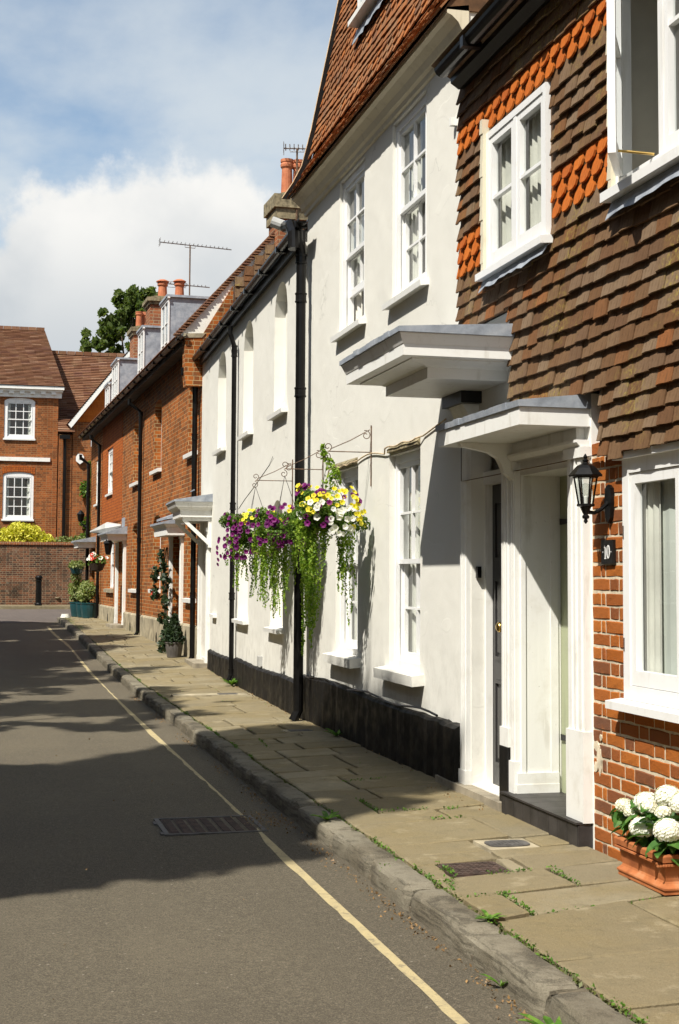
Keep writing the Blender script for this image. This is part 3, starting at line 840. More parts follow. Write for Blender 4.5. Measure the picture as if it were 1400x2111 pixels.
# old mortar patch on the pier
mp_ = MB()
for (u, z, w, h) in ((7.335, .70, .05, .03), (7.30, .63, .035, .09), (7.345, .585, .03, .03), (7.28, .75, .02, .02)):
    ps = [(u + w * math.cos(a) * random.uniform(.6, 1.1), z + h * math.sin(a) * random.uniform(.6, 1.1)) for a in [i * math.pi / 5 for i in range(10)]]
    mp_.prism(ps, 'o', -0.01, 0.004 + random.uniform(0, .001))
mp_.obj('mortar_patch', 'mortar', wall10)

# ground floor window with blind
def casement_window(house, u0, u1, z0, z1, o, lights, fr=0.06, st=0.05, rows=1, sill=None, room='interior', label=None, skip=(), sill_mat='window_white', th=0.07):
    f = MB()
    f.box(u0, u0 + fr, o - th, o, z0, z1); f.box(u1 - fr, u1, o - th, o, z0, z1)
    f.box(u0 + fr, u1 - fr, o - th, o, z1 - fr, z1); f.box(u0 + fr, u1 - fr, o - th, o, z0, z0 + fr)
    a, b = u0 + fr, u1 - fr; lw = (b - a) / lights
    for i in range(1, lights): f.box(a + lw * i - .025, a + lw * i + .025, o - th, o - .003, z0 + fr, z1 - fr)
    win = f.obj('window', 'window_white', house, label=label)
    for i in range(lights):
        if i in skip: continue
        x0 = a + lw * i + (.025 if i else 0) + .003; x1 = a + lw * (i + 1) - (.025 if i < lights - 1 else 0) - .003
        s, p = sash_piece(x0, x1, z0 + fr + .003, z1 - fr - .003, o - .05, o - .008, st, st, st * 1.4, 1, rows, .022)
        s.obj('casement', 'window_white', win); add_panes(win, p)
    room_mesh(u0, u1, z0, z1, o - th, 0.8).obj('room_recess', room, win)
    if sill:
        MB().prism([(o - .05, z0 - sill[1]), (o + sill[0], z0 - sill[1] - .008), (o + sill[0], z0 - .012), (o - .05, z0 + .003)], 'u', u0 - sill[2], u1 + sill[2]).obj('sill', sill_mat, win)
    return win
w = casement_window(H10, 5.62, 6.95, 0.99, 2.25, 0.02, 2, fr=0.075, st=0.055, sill=(0.075, 0.045, 0.07), room='interior_light', label='white ground floor casement with pale blind behind')
MB().box(5.56, 7.0, 0.0, 0.055, 2.25, 2.285).obj('drip_board', 'window_white', w)
curtain_mesh(5.6, 6.99, 1.0, 2.24, -.075, .003, 10).obj('blind', 'blind', w)
curtain_mesh(6.66, 6.86, 1.02, 2.22, -.062, .007, 3).obj('curtain', 'curtain', w)
MB().box(6.935, 6.941, .019, .024, 1.24, 1.31).box(6.935, 6.941, .019, .024, 1.83, 1.90).obj('hinge', 'iron_brown', w)

# tile-hung upper storey
UW1 = dict(u0=7.83, u1=8.87, z0=3.66, z1=4.62, depth=.05)
UW2 = dict(u0=5.36, u1=6.86, z0=3.68, z1=5.02, depth=.05)
hang = wall_mesh(3.6, 9.50, 2.30, 5.30, [UW1, UW2, dict(u0=7.12, u1=8.5, z0=2.30, z1=2.66, depth=.03), dict(u0=8.5, u1=9.50, z0=2.30, z1=3.36, depth=.03)], o=0.05, thick=.05).obj('tile_hanging', 'wood_brown', H10)
bank = TileBank('hanging')
camk = lambda u, z: (abs(u - 6.2) + (40 if u < 6.12 else 0)) + 0.0 * z
z = 2.27; ri = 0
while z < 5.06:
    ub = 9.53 if z > 3.33 else (8.53 if z > 2.62 else 7.14)
    gaps = []
    if UW1['z0'] - .10 < z < UW1['z1'] - .02: gaps.append((UW1['u0'] - .035, UW1['u1'] + .04))
    if UW2['z0'] - .10 < z < UW2['z1'] - .02: gaps.append((UW2['u0'] - .03, UW2['u1'] + .04))
    club = (3.68 <= z <= 3.98) or (4.62 <= z <= 4.80)
    kind, mat = ('club', 'tile_orange') if club else ('plain', 'tile_brown')
    tile_row(bank, 3.7, ub, z, 0.064, 0.215, kind, mat, shift=(0.083 if ri % 2 else 0.0) + random.uniform(0, .01), gaps=gaps, keyf=camk, jit=0.6 if club else 1.8)
    z += 0.098; ri += 1
bank.build(hang, 300)
# cream mortar fillets beside the openings, lead aprons under them
for (a, b, z0, z1) in ((8.87, 8.915, 3.62, 4.62), (6.86, 6.90, 3.64, 5.04)):
    mb = MB()
    zz = z0
    while zz < z1: mb.prism([(a, zz), (b + .012, zz + .004), (b - .004, zz + .098), (a, zz + .098)], 'o', 0.04, 0.112 + random.uniform(-.004, .004)); zz += .098
    mb.obj('verge_fillet', 'cream_paint', hang)
def lead_apron(u0, u1, z, o, parent, drop=.09, name='lead_apron'):
    mb = MB(); k = 14; top = []; bot = []
    for i in range(k + 1):
        u = u0 + (u1 - u0) * i / k
        top.append((u, o - .03, z)); bot.append((u, o + .018 + random.uniform(-.006, .006), z - drop + random.uniform(-.012, .012)))
    for i in range(k): mb.quad(top[i], top[i + 1], bot[i + 1], bot[i]); mb.quad((top[i][0], top[i][1] - .004, top[i][2]), (bot[i][0], bot[i][1] - .004, bot[i][2]), (bot[i + 1][0], bot[i + 1][1] - .004, bot[i + 1][2]), (top[i + 1][0], top[i + 1][1] - .004, top[i + 1][2]))
    return mb.obj(name, 'lead', parent)
lead_apron(7.78, 8.92, 3.62, 0.115, hang); lead_apron(5.3, 6.9, 3.64, 0.115, hang, .11)
w = casement_window(H10, 7.83, 8.87, 3.66, 4.60, 0.085, 2, fr=.045, st=.045, rows=2, sill=(.06, .05, .06), room='interior_light', label='small white casement pair among the hung tiles')
curtain_mesh(7.9, 8.32, 3.68, 4.58, -.01, .012, 5).obj('curtain', 'curtain', w); curtain_mesh(8.40, 8.92, 3.68, 4.58, -.01, .012, 5).obj('curtain', 'curtain', w)
w = casement_window(H10, 5.36, 6.86, 3.68, 5.02, 0.085, 3, fr=.05, st=.045, rows=2, sill=(.07, .055, .05), room='interior_light', label='large white casement with one sash swung open', skip=(2,))
# the open sash swings out towards the road, hinged at its far stile
hu, ho, ang = 6.79, 0.098, R(30)
s, p = sash_piece(0, .43, 3.735, 4.965, -.02, .02, .055, .05, .075, 1, 2, .022)
ca, sa = math.cos(ang), math.sin(ang)
mv = lambda q: (hu - q[0] * ca - q[1] * sa, ho + q[0] * sa - q[1] * ca, q[2])
s.v = [mv(q) for q in s.v]; s.obj('casement', 'window_white', w, label='casement sash standing open')
for (a, b, c, d, om) in p: MB().quad(mv((a, 0, c)), mv((b, 0, c)), mv((b, 0, d)), mv((a, 0, d))).obj('pane', 'glass', w)
MB().tube([mv((.30, -.03, 3.79)), (6.42, .08, 3.745)], .007, 6).obj('window_stay', 'brass', w)
curtain_mesh(5.66, 5.95, 3.74, 4.98, -.1, .02, 4).obj('curtain', 'curtain', w)
# eaves and gutter
def half_gutter(u0, u1, o, z, r=.055, n=8):
    mb = MB(); k = n + 1
    for u in (u0, u1):
        for rr in (r, r - .006):
            for i in range(k):
                a = math.pi + math.pi * i / n
                mb.v.append((u, o + rr * math.cos(a), z + rr * math.sin(a)))
    for i in range(n):
        mb.f.append((i, i + 1, 2 * k + i + 1, 2 * k + i)); mb.f.append((k + i, 3 * k + i, 3 * k + i + 1, k + i + 1))
        mb.f.append((i, k + i, k + i + 1, i + 1)); mb.f.append((2 * k + i, 2 * k + i + 1, 3 * k + i + 1, 3 * k + i))
    for i in (0, n): mb.f.append((i, 2 * k + i, 3 * k + i, k + i))
    return mb
ev = MB(); ev.prism([(.02, 5.10), (.10, 5.08), (.16, 5.12), (.16, 5.25), (.02, 5.25)], 'u', 3.6, 9.40); ev.obj('fascia', 'black_paint', H10)
gt = half_gutter(3.6, 9.36, 0.235, 5.20, .06)
for u in (8.75, 7.7, 6.6): gt.box(u - .03, u + .03, .17, .302, 5.132, 5.205)
gt.obj('gutter', 'black_iron', H10)
rf = MB(); rf.prism([(.30, 5.24), (-3.0, 8.2), (-6.2, 5.24), (-6.2, 5.1), (.05, 5.1)], 'u', 3.6, 9.42); rf.obj('roof', 'tile_brown', H10)
# blank sides and back, so that the house has depth
MB().box(3.6, 9.4, -6.0, -0.95, 0.0, 5.1).obj('rear_wall', 'brick_stack', H10)

# porch of number 10
DO = dict(u0=7.63, u1=8.48, z0=0.27, z1=2.27, depth=0.27)
wall_mesh(7.385, 8.52, 0.0, 2.66, [DO], o=0.0, thick=.3).obj('porch_wall', 'white_paint', H10)
d = MB(); d.box(7.60, 8.50, -.32, -.272, .27, 2.29)
for i in range(1, 6): d.box(7.63 + i * .142 - .006, 7.63 + i * .142 + .006, -.272, -.266, .29, 2.26)
door = d.obj('door', 'sage_paint', H10, label='pale sage green plank door set back in the porch')
for zz in (.62, 1.98):
    MB().prism([(8.46, zz - .02), (8.30, zz - .012), (8.2, zz - .05), (8.12, zz), (8.2, zz + .05), (8.30, zz + .012), (8.46, zz + .02)], 'o', -.266, -.258).obj('strap_hinge', 'black_iron', door)
def pilaster(parent, u0, u1, z0, z1, o=.04, mat='white_paint', base=.12):
    mb = MB(); mb.box(u0, u1, 0, o, z0, z1)
    w_ = u1 - u0
    mb.box(u0 + w_ * .12, u0 + w_ * .3, o, o + .008, z0 + base, z1); mb.box(u0 + w_ * .42, u0 + w_ * .5, o, o + .012, z0 + base, z1); mb.box(u0 + w_ * .72, u0 + w_ * .9, o, o + .007, z0 + base, z1)
    mb.box(u0 - .006, u1 + .006, -.0, o + .014, z0, z0 + base); mb.box(u0 - .01, u1 + .01, 0, o + .022, z1 - .06, z1)
    return mb.obj('pilaster', mat, parent)
pilaster(H10, 7.395, 7.625, .27, 2.36, .045, base=.5); pilaster(H10, 8.488, 8.565, .27, 2.36, .035, base=.2)
MB().box(8.464, 8.479, -.25, .03, .275, .40).box(8.46, 8.479, -.25, .034, .275, .33).box(8.471, 8.479, -.25, -.2, .40, 2.27).box(8.471, 8.479, -.03, .0, .40, 2.27).obj('skirting', 'white_paint', H10)
# canopy over the door of number 10
cp = MB(); cp.box(7.40, 8.86, 0.0, .425, 2.475, 2.575)
can = cp.obj('canopy', 'white_paint', H10)
lt = MB(); k = 16
for i in range(k):
    a, b = 7.385 + 1.49 * i / k, 7.385 + 1.49 * (i + 1) / k
    zr = random.uniform(-.004, .004); lt.prism([(0.0, 2.576), (.437 + zr, 2.576), (.441 + zr, 2.612 + zr), (.0, 2.66)], 'u', a, b)
lt.obj('lead_cover', 'lead', can)
sp = [(0, 2.474), (.40, 2.474), (.385, 2.45), (.30, 2.435), (.20, 2.415), (.14, 2.38), (.115, 2.33), (.10, 2.29), (.06, 2.26), (0.046, 2.24), (0, 2.24)]
for a, b in ((8.50, 8.56),): MB().prism(sp, 'u', a, b).obj('bracket', 'white_paint', can)
mb = MB(); mb.box(7.48, 8.50, 0.0, .05, 2.385, 2.474).prism([(0, 2.36), (.06, 2.36), (.085, 2.385), (.085, 2.40), (0, 2.40)], 'u', 7.40, 8.49); mb.obj('moulding', 'white_paint', can)
# tiled step
stp = MB(); stp.box(7.41, 8.60, -.30, .075, 0.02, .262)
step = stp.obj('door_step', 'step_stone', H10)
u = 7.41
while u < 8.58:
    L = min(random.uniform(.11, .17), 8.60 - u); MB().box(u + .002, u + L - .002, .0752, .088, .03, .255).obj('tile', 'step_tile', step); u += L
MB().box(7.398, 7.4098, -.02, .086, .03, .255).obj('tile', 'step_tile', step)
u = 7.40
while u < 8.60:
    L = min(random.uniform(.14, .2), 8.605 - u); MB().box(u + .002, u + L - .002, -.295, .098, .2622, .274).obj('tile', 'step_tile', step); u += L

# ------------------------------------------------------------------ tall rendered house
HT = F0.house('tall_rendered_house', 'tall cream rendered house with sash windows and a steep tiled roof storey')
T_OPS = [dict(u0=12.34, u1=13.28, z0=3.96, z1=5.46, depth=.04), dict(u0=10.47, u1=11.43, z0=3.94, z1=5.46, depth=.04),
         dict(u0=12.53, u1=13.37, z0=.90, z1=2.64, depth=.06), dict(u0=10.62, u1=11.50, z0=.88, z1=2.64, depth=.06)]
wall_mesh(9.475, 14.71, 0.05, 5.72, T_OPS).obj('wall', 'cream_render', HT)
wall_mesh(8.525, 9.475, 0.05, 3.36, [dict(u0=8.72, u1=9.42, z0=.20, z1=2.60, depth=.15)]).obj('porch_wall', 'white_render', HT)
MB().box(9.5, 14.7, -6.0, -1.1, 0, 7.8).box(9.5, 14.7, -1.1, -.3, 5.6, 5.9).obj('rear_wall', 'cream_render', HT)
sash_window(HT, 12.34, 13.28, 3.96, 5.46, .03, 2, 2, fr=.075, lift=.30, curt=((.05, .4), (.65, .95)), room='interior_light', sill=(.07, .05, .07), sill_mat='white_paint', label='far upper sash window, lower sash raised')
sash_window(HT, 10.47, 11.43, 3.94, 5.46, .03, 2, 2, fr=.075, curt=((.05, .45), (.6, .95)), room='interior_light', sill=(.07, .05, .07), sill_mat='white_paint', label='near upper sash window, closed')
sash_window(HT, 12.53, 13.37, .90, 2.64, .05, 2, 2, fr=.07, curt=((.1, .5), (.7, .98)), room='interior_light', sill=(.10, .085, .11), sill_mat='white_render', label='ground floor sash window half hidden behind the baskets')
sash_window(HT, 10.62, 11.50, .88, 2.64, .05, 2, 2, fr=.07, curt=((.05, .35), (.55, .95)), room='interior_light', sill=(.10, .085, .11), sill_mat='white_render', label='ground floor sash window nearest the dark door')
# rough ledges over the ground floor windows
for a, b in ((12.55, 13.40), (10.62, 11.48)):
    mb = MB(); k = 8
    for i in range(k): mb.prism([(0, 2.66), (.03 + random.uniform(-.003, .003), 2.665), (.028, 2.69 + random.uniform(-.003, .004)), (0, 2.72)], 'u', a + (b - a) * i / k, a + (b - a) * (i + 1) / k)
    mb.obj('window_ledge', 'lichen_stone', HT)
# black plinth with a lumpy top edge
def plinth(parent, u0, u1, z0, zt, o, mat, seed=1, wav=.025, name='plinth'):
    rr = random.Random(seed); mb = MB(); k = max(4, int((u1 - u0) / .12)); pr = []
    for i in range(k + 1):
        u = u0 + (u1 - u0) * i / k
        t = zt + wav * .7 * math.sin(u * 1.3 + seed) + rr.uniform(-.006, .006); oo = o + rr.uniform(-.007, .007)
        pr.append([(u, 0, z0), (u, oo + .01, z0), (u, oo, (z0 + t) / 2), (u, oo, t - .02), (u, oo * .6, t), (u, 0, t + .008)])
    for a, b in zip(pr[:-1], pr[1:]):
        for j in range(5): mb.quad(a[j], a[j + 1], b[j + 1], b[j])
    mb.add(pr[0], [tuple(range(6))]); mb.add(pr[-1], [tuple(range(5, -1, -1))])
    return mb.obj(name, mat, parent)
plinth(HT, 9.92, 14.74, 0.03, .59, .045, 'black_plinth', 3)
plinth(HT, 9.56, 9.915, 0.03, .60, .075, 'black_plinth', 5, .03)
pt = MB(); pts = [(10.1 + i * .2, .03 + .006 * math.sin(i * 3), .605 + .018 * math.sin(i * .8)) for i in range(24)]
pt.tube(pts, .009, 6).obj('cable', 'black_iron', HT)
# cornice cove under the tiles
MB().prism([(0, 5.49), (.022, 5.50), (.03, 5.535), (.055, 5.55), (.08, 5.60), (.13, 5.645), (.165, 5.66), (.17, 5.70), (0, 5.73)], 'u', 9.46, 14.76).obj('cornice', 'cream_paint', HT)
# steep roof slope
SL = [(.215, 5.685), (.10, 5.86), (0.0, 6.06), (-.10, 6.46), (-.40, 7.95)]
roofT = MB().prism([(o - .03, z) for o, z in SL] + [(-1.2, 8.0), (-1.2, 5.7)], 'u', 9.46, 14.74).obj('roof', 'wood_brown', HT)
bank = TileBank('roof')
def slope_at(s):
    for (o0, z0), (o1, z1) in zip(SL[:-1], SL[1:]):
        L = math.hypot(o1 - o0, z1 - z0)
        if s <= L: return o0 + (o1 - o0) * s / L, z0 + (z1 - z0) * s / L, math.atan2(o0 - o1, z1 - z0)
        s -= L
    return None
s = 0.0; ri = 0
while True:
    q = slope_at(s)
    if q is None: break
    kind = 'plain' if ri < 3 or 8 <= ri < 11 or ri >= 17 else 'fish'
    tile_row(bank, 9.44, 14.77, q[1], q[0] + .0, q[2] + .12, kind, 'tile_mansard', shift=.083 if ri % 2 else .0001, gaps=[(12.0, 13.3)] if q[1] > 7.0 else (), keyf=lambda u, z: abs(u - 12) + (z - 5.7) * .8 + (990 if z > 7.6 else 0), jit=.9)
    s += .098; ri += 1
bank.build(roofT, 300)
vb = MB()
for (o0, z0), (o1, z1) in zip(SL[:-1], SL[1:]): vb.add([(14.775, o0 + .05, z0), (14.775, o0 - .03, z0), (14.775, o1 - .03, z1), (14.775, o1 + .05, z1), (14.80, o0 + .05, z0), (14.80, o0 - .03, z0), (14.80, o1 - .03, z1), (14.80, o1 + .05, z1)], [(0, 1, 2, 3), (7, 6, 5, 4), (0, 4, 5, 1), (1, 5, 6, 2), (2, 6, 7, 3), (3, 7, 4, 0)])
vb.obj('verge_board', 'black_paint', HT)
vc = MB(); vc.tube([(14.775, o + .056, z) for o, z in SL], .006, 6).obj('verge_mortar', 'cord', HT)
# dormer on the steep slope
dm = MB(); dm.box(12.05, 13.25, -.95, -.16, 7.10, 8.35); dm.box(11.98, 13.32, -.9, -.08, 7.05, 7.10); dm.box(11.95, 13.35, -1.0, -.06, 8.35, 8.42)
dmo = dm.obj('dormer', 'white_paint', HT); lead_apron(11.95, 13.36, 7.04, -.15, dmo, .16)
MB().box(12.2, 13.1, -.165, -.15, 7.2, 8.25).obj('pane', 'glass', dmo)

# black door, frame and big cornice canopy
dr = MB(); dr.box(8.70, 9.44, -.20, -.152, .20, 2.27)
doorT = dr.obj('door', 'door_black', HT, label='black panelled door with brass knob')
for z0, z1 in ((.34, .92), (1.06, 1.62), (1.74, 2.16)):
    for u0 in (8.81, 9.10):
        mb = MB(); a, b = u0, u0 + .24
        for (x0, x1, y0, y1) in ((a, b, z0, z0 + .022), (a, b, z1 - .022, z1), (a, a + .022, z0 + .022, z1 - .022), (b - .022, b, z0 + .022, z1 - .022)): mb.box(x0, x1, -.152, -.138, y0, y1)
        mb.box(a + .05, b - .05, -.152, -.143, z0 + .05, z1 - .05)
        mb.obj('panel', 'door_black', doorT)
kb = MB().lathe([(.0, -.0), (.018, 0), (.014, .03), (.034, .045), (.036, .06), (.022, .075), (0.0, .078)], (0, 0), 14)
kb.v = [(9.09 + x, -.138 + z_, 1.29 + y_) for x, y_, z_ in kb.v]; kb.obj('knob', 'brass', doorT, True)
MB().box(8.72, 9.42, -.15, -.09, 2.27, 2.36).box(8.72, 8.74, -.15, -.1, .2, 2.27).box(9.40, 9.42, -.15, -.1, .2, 2.27).obj('door_frame', 'white_paint', HT)
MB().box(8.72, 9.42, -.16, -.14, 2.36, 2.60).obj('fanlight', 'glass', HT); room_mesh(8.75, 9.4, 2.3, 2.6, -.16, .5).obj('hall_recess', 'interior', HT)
pilaster(HT, 9.425, 9.555, .17, 2.72, .035); pilaster(HT, 8.575, 8.715, .55, 2.72, .04)
MB().box(8.572, 8.718, .0, .058, .16, .549).obj('pilaster_base', 'black_paint', HT)
MB().box(9.38, 9.415, -.06, -.03, 1.62, 1.70).obj('bell_push', 'black_iron', HT)
MB().box(8.62, 9.95, -.16, .095, .03, .195).obj('threshold', 'step_stone', HT)
cn = MB()
def ring_layer(mb, u0, u1, o, ins0, ins1, z0, z1):
    a = [(u0 + ins0, 0.001, z0), (u1 - ins0, 0.001, z0), (u1 - ins0, o - ins0, z0), (u0 + ins0, o - ins0, z0)]
    b = [(u0 + ins1, 0.001, z1), (u1 - ins1, 0.001, z1), (u1 - ins1, o - ins1, z1), (u0 + ins1, o - ins1, z1)]
    mb.add(a + b, [(3, 2, 1, 0), (4, 5, 6, 7), (0, 1, 5, 4), (1, 2, 6, 5), (2, 3, 7, 6), (3, 0, 4, 7)])
CU0, CU1, CO = 8.43, 9.95, .82
for ins0, ins1, z0, z1 in ((.27, .27, 2.905, 2.975), (.26, .24, 2.975, 2.985), (.24, .13, 2.985, 3.004), (.12, .12, 3.004, 3.012), (.038, .038, 3.012, 3.085), (.034, .028, 3.085, 3.10), (.028, .008, 3.10, 3.145), (.006, .006, 3.145, 3.152)): ring_layer(cn, CU0, CU1, CO, ins0, ins1, z0, z1)
cano = cn.obj('canopy', 'white_paint', HT, label='deep moulded white cornice canopy')
mb = MB(); k = 14
for i in range(k):
    a, b = CU0 - .008 + (CU1 - CU0 + .016) * i / k, CU0 - .008 + (CU1 - CU0 + .016) * (i + 1) / k; r_ = random.uniform(-.006, .006)
    mb.prism([(0, 3.153), (CO + .008 + r_, 3.153), (CO + .008 + r_, 3.188 + r_ * .5), (0, 3.24)], 'u', a, b)
mb.obj('lead_cover', 'lead', cano)
MB().prism([(0, 2.66), (.03, 2.66), (.12, 2.82), (0, 2.82)], 'u', 9.26, 9.56).obj('capital', 'white_paint', cano)
MB().box(9.20, 9.62, 0, .15, 2.821, 2.903).obj('capital_block', 'black_paint', cano)
# small fittings and the loose cable along the front
MB().box(9.72, 9.76, 0, .05, 4.93, 4.99).obj('vent_cap', 'white_paint', HT)
pts = [(13.6, .03, 2.62)] + [(13.5 - i * .07, .04, 2.665 + .008 * math.sin(i * 1.7)) for i in range(13)] + [(12.5 - i * .1, .015, 2.68 + .03 * math.sin(i * .4)) for i in range(10)] + [(11.5 - i * .08, .04, 2.705 + .008 * math.sin(i * 1.2)) for i in range(12)] + [(10.5, .012, 2.72), (10.2, .012, 2.76), (9.95, .012, 2.79)]
MB().tube(pts, .0065, 6).obj('cable', 'cord', HT)

# ------------------------------------------------------------------ white cottage
FW = Fac(3.285, 14.74, 1.6)
HW = FW.house('white_cottage', 'white cottage with blind arched window recesses and black gutter pipes')
W_OPS = [dict(u0=1.06, u1=1.92, z0=3.55, z1=5.08, arch=.10, depth=.13, blind=1), dict(u0=3.56, u1=4.40, z0=3.54, z1=5.06, arch=.10, depth=.13, blind=1), dict(u0=6.16, u1=7.08, z0=3.55, z1=5.05, arch=.10, depth=.13, blind=1),
         dict(u0=1.22, u1=2.06, z0=1.03, z1=2.52, arch=.10, depth=.13, blind=1), dict(u0=3.82, u1=4.74, z0=1.05, z1=2.5, arch=.1, depth=.13, blind=1), dict(u0=7.98, u1=8.86, z0=.30, z1=2.3, depth=.2)]
for p in W_OPS[:5]: p['arch'] = .34
wall_mesh(0.0, 9.14, 0.05, 5.34, W_OPS).obj('wall', 'white_render', HW)
MB().box(0.05, 9.1, -6, -.35, 0, 5.2).obj('rear_wall', 'white_render', HW)
for p in W_OPS[:5]: MB().prism([(-.12, p['z0'] - .05), (.075, p['z0'] - .06), (.08, p['z0'] - .012), (-.12, p['z0'] + .003)], 'u', p['u0'] - .06, p['u1'] + .06).obj('sill', 'white_paint', HW)
MB().prism([(0, .99), (.06, .99), (.06, 1.04), (0, 1.05)], 'u', 6.95, 7.4).obj('sill', 'white_paint', HW)
plinth(HW, -.04, 4.78, .03, .50, .05, 'black_plinth', 7, .02); plinth(HW, 5.0, 7.6, .03, .47, .06, 'black_plinth', 9, .02)
dd = MB().box(7.98, 8.86, -.24, -.2, .3, 2.3); dd.obj('door', 'wood_brown', HW)
pilaster(HW, 7.80, 7.97, .2, 2.4, .05); pilaster(HW, 8.87, 9.0, .2, 2.4, .05)
MB().box(7.7, 9.1, 0, .25, .03, .25).obj('door_step', 'step_stone', HW)
# porch hood on triangular brackets
hd = MB()
for ins0, ins1, z0, z1 in ((.10, .10, 2.56, 2.66), (.10, .03, 2.66, 2.72), (.03, .0, 2.72, 2.80)): ring_layer(hd, 7.58, 8.98, .60, ins0, ins1, z0, z1)
hood = hd.obj('porch_hood', 'white_paint', HW)
MB().prism([(0, 2.801), (.61, 2.801), (.61, 2.83), (0, 2.93)], 'u', 7.57, 8.99).obj('lead_cover', 'lead', hood)
for u in (7.72, 8.80):
    mb = MB(); mb.box(u, u + .07, 0, .05, 2.08, 2.56); mb.box(u, u + .07, .05, .46, 2.50, 2.56); mb.prism([(.05, 2.12), (.05, 2.2), (.38, 2.5), (.46, 2.5)], 'u', u + .005, u + .065); mb.obj('bracket', 'white_paint', hood)
MB().box(7.9, 8.4, .25, .27, 3.0, 3.012).obj('flashing', 'lead', hood)
# gutter and pipes
gt = half_gutter(-.55, 9.85, .13, 5.33, .055)
for i in range(9): u = -.4 + i * 1.2; gt.box(u - .035, u + .035, .07, .191, 5.268, 5.335)
gt.obj('gutter', 'black_iron', HW)
MB().prism([(-.02, 5.22), (.05, 5.21), (.065, 5.34), (-.02, 5.36)], 'u', 0.0, 9.85).obj('fascia', 'black_paint', HW)
def downpipe(parent, u, o, z0, z1, r, col=(1.6, 3.4), swan=None, name='downpipe'):
    mb = MB(); path = []
    if swan: path += [(swan[0], swan[1], z1 + .28), (swan[0], swan[1], z1 + .18), (u, o, z1)]
    else: path += [(u, o, z1)]
    path += [(u, o, z0 + .1), (u, o + .05, z0)]
    mb.tube(path, r, 12)
    for z in col + (z1 - .04,): mb.lathe([(r, z - .05), (r + .012, z - .05), (r + .012, z - .035), (r + .006, z - .03), (r + .006, z + .03), (r + .012, z + .035), (r + .012, z + .05), (r, z + .05)], (u, o), 12)
    return mb.obj(name, 'black_iron', parent, smooth=False)
downpipe(HW, -.28, .10, .14, 5.0, .052, (1.7, 3.55, 4.55), (-.30, .14)); downpipe(HW, 4.84, .07, .16, 4.85, .034, (.3, 1.35, 2.6, 4.75), (4.84, .13))
ovf = MB().tube([(0.0, .18, 5.36), (.05, .36, 5.43)], .06, 12); ovf.obj('overflow_pipe', 'plastic_grey', HW)
hp = MB().tube([(-.35, .19, 5.05), (-.33, .19, 5.22), (-.2, .2, 5.34), (0.0, .22, 5.37)], .065, 12); hp.obj('gutter_outlet', 'black_iron', HW)
MB().prism([(.09, 5.35), (-2.9, 7.5), (-6.2, 5.35)], 'u', 0.02, 9.12).obj('roof', 'tile_far', HW)
MB().tube([(4.75, .003, 2.56), (4.2, .003, 2.66), (3.4, .003, 2.78), (2.2, .003, 2.98), (1.9, .012, 3.06)], .0028, 5).obj('cable', 'iron_grey', HW)
MB().box(2.6, 2.72, 0, .05, .52, .64).obj('meter_box', 'plastic_grey', HW)

# ------------------------------------------------------------------ brick terrace
FB = Fac(3.54, 23.9, -1.6)
HB = FB.house('brick_terrace_house', 'long brown-red brick house with stone plinth and lead dormers, past the white cottage')
B_OPS = [dict(u0=4.60, u1=5.62, z0=3.80, z1=5.22, arch=.14, depth=.16), dict(u0=7.82, u1=8.92, z0=3.74, z1=5.14, arch=.14, depth=.16), dict(u0=.42, u1=1.35, z0=3.8, z1=5.2, arch=.14, depth=.16),
         dict(u0=4.52, u1=5.58, z0=1.37, z1=2.86, arch=.16, depth=.16), dict(u0=7.68, u1=8.86, z0=1.34, z1=2.82, arch=.16, depth=.16), dict(u0=.42, u1=1.3, z0=1.25, z1=2.6, arch=.14, depth=.16),
         dict(u0=1.84, u1=2.94, z0=.30, z1=2.36, depth=.45), dict(u0=10.16, u1=10.96, z0=.5, z1=2.45, depth=.3)]
wall_mesh(0.0, 11.0, 0.1, 5.72, B_OPS).obj('wall', 'brick_terrace', HB)
for p in B_OPS[:6]:
    sash_window(HB, p['u0'], p['u1'], p['z0'], p['z1'], .15, 2, 2, fr=.06, curt=((.05, .4), (.65, .95)), arch=p['arch'] * .8, sill=(.08, .075, .08), sill_mat='white_paint')
def terrace_plinth(parent, segs, zt, vents):
    pl = MB()
    for a, b in segs:
        pl.prism([(0, gz(23.9 + a)), (.05, gz(23.9 + a)), (.05, zt - .03), (.03, zt), (0, zt + .01)], 'u', a, b)
    o = pl.obj('plinth', 'plinth_stone', parent)
    for u in vents:
        zb = gz(23.9 + u) + .16
        MB().prism([(u - .09, zb), (u + .09, zb), (u + .09, zb + .10), (u + .05, zb + .17), (u, zb + .2), (u - .05, zb + .17), (u - .09, zb + .10)], 'o', .03, .056).obj('air_vent', 'black_paint', o)
terrace_plinth(HB, [(0, 1.7), (3.08, 7.05), (7.25, 9.98)], .78, (4.6, 8.7))
# entrance 1 : recessed porch, white posts, lead-covered flat hood
pilaster(HB, 1.70, 1.84, .3, 2.36, .05); pilaster(HB, 2.95, 3.08, .3, 2.36, .05)
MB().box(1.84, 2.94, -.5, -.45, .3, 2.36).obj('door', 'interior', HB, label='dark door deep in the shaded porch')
MB().box(2.3, 2.38, -.45, -.38, .3, 2.36).obj('door_post', 'cream_paint', HB)
MB().box(1.6, 3.15, 0, .3, .14, .26).obj('door_step', 'step_stone', HB)
hd = MB()
for ins0, ins1, z0, z1 in ((.05, .05, 2.36, 2.50), (.05, .0, 2.50, 2.56)): ring_layer(hd, 1.58, 3.2, .38, ins0, ins1, z0, z1)
hood = hd.obj('porch_hood', 'white_paint', HB)
mb = MB(); mb.prism([(0, 2.561), (.40, 2.561), (.40, 2.60), (0, 2.70)], 'u', 1.55, 3.23); mb.prism([(0, 2.70), (.30, 2.65), (.30, 2.69), (0, 2.80)], 'u', 1.75, 3.05); mb.box(2.0, 2.5, 0, .02, 2.8, 3.0)
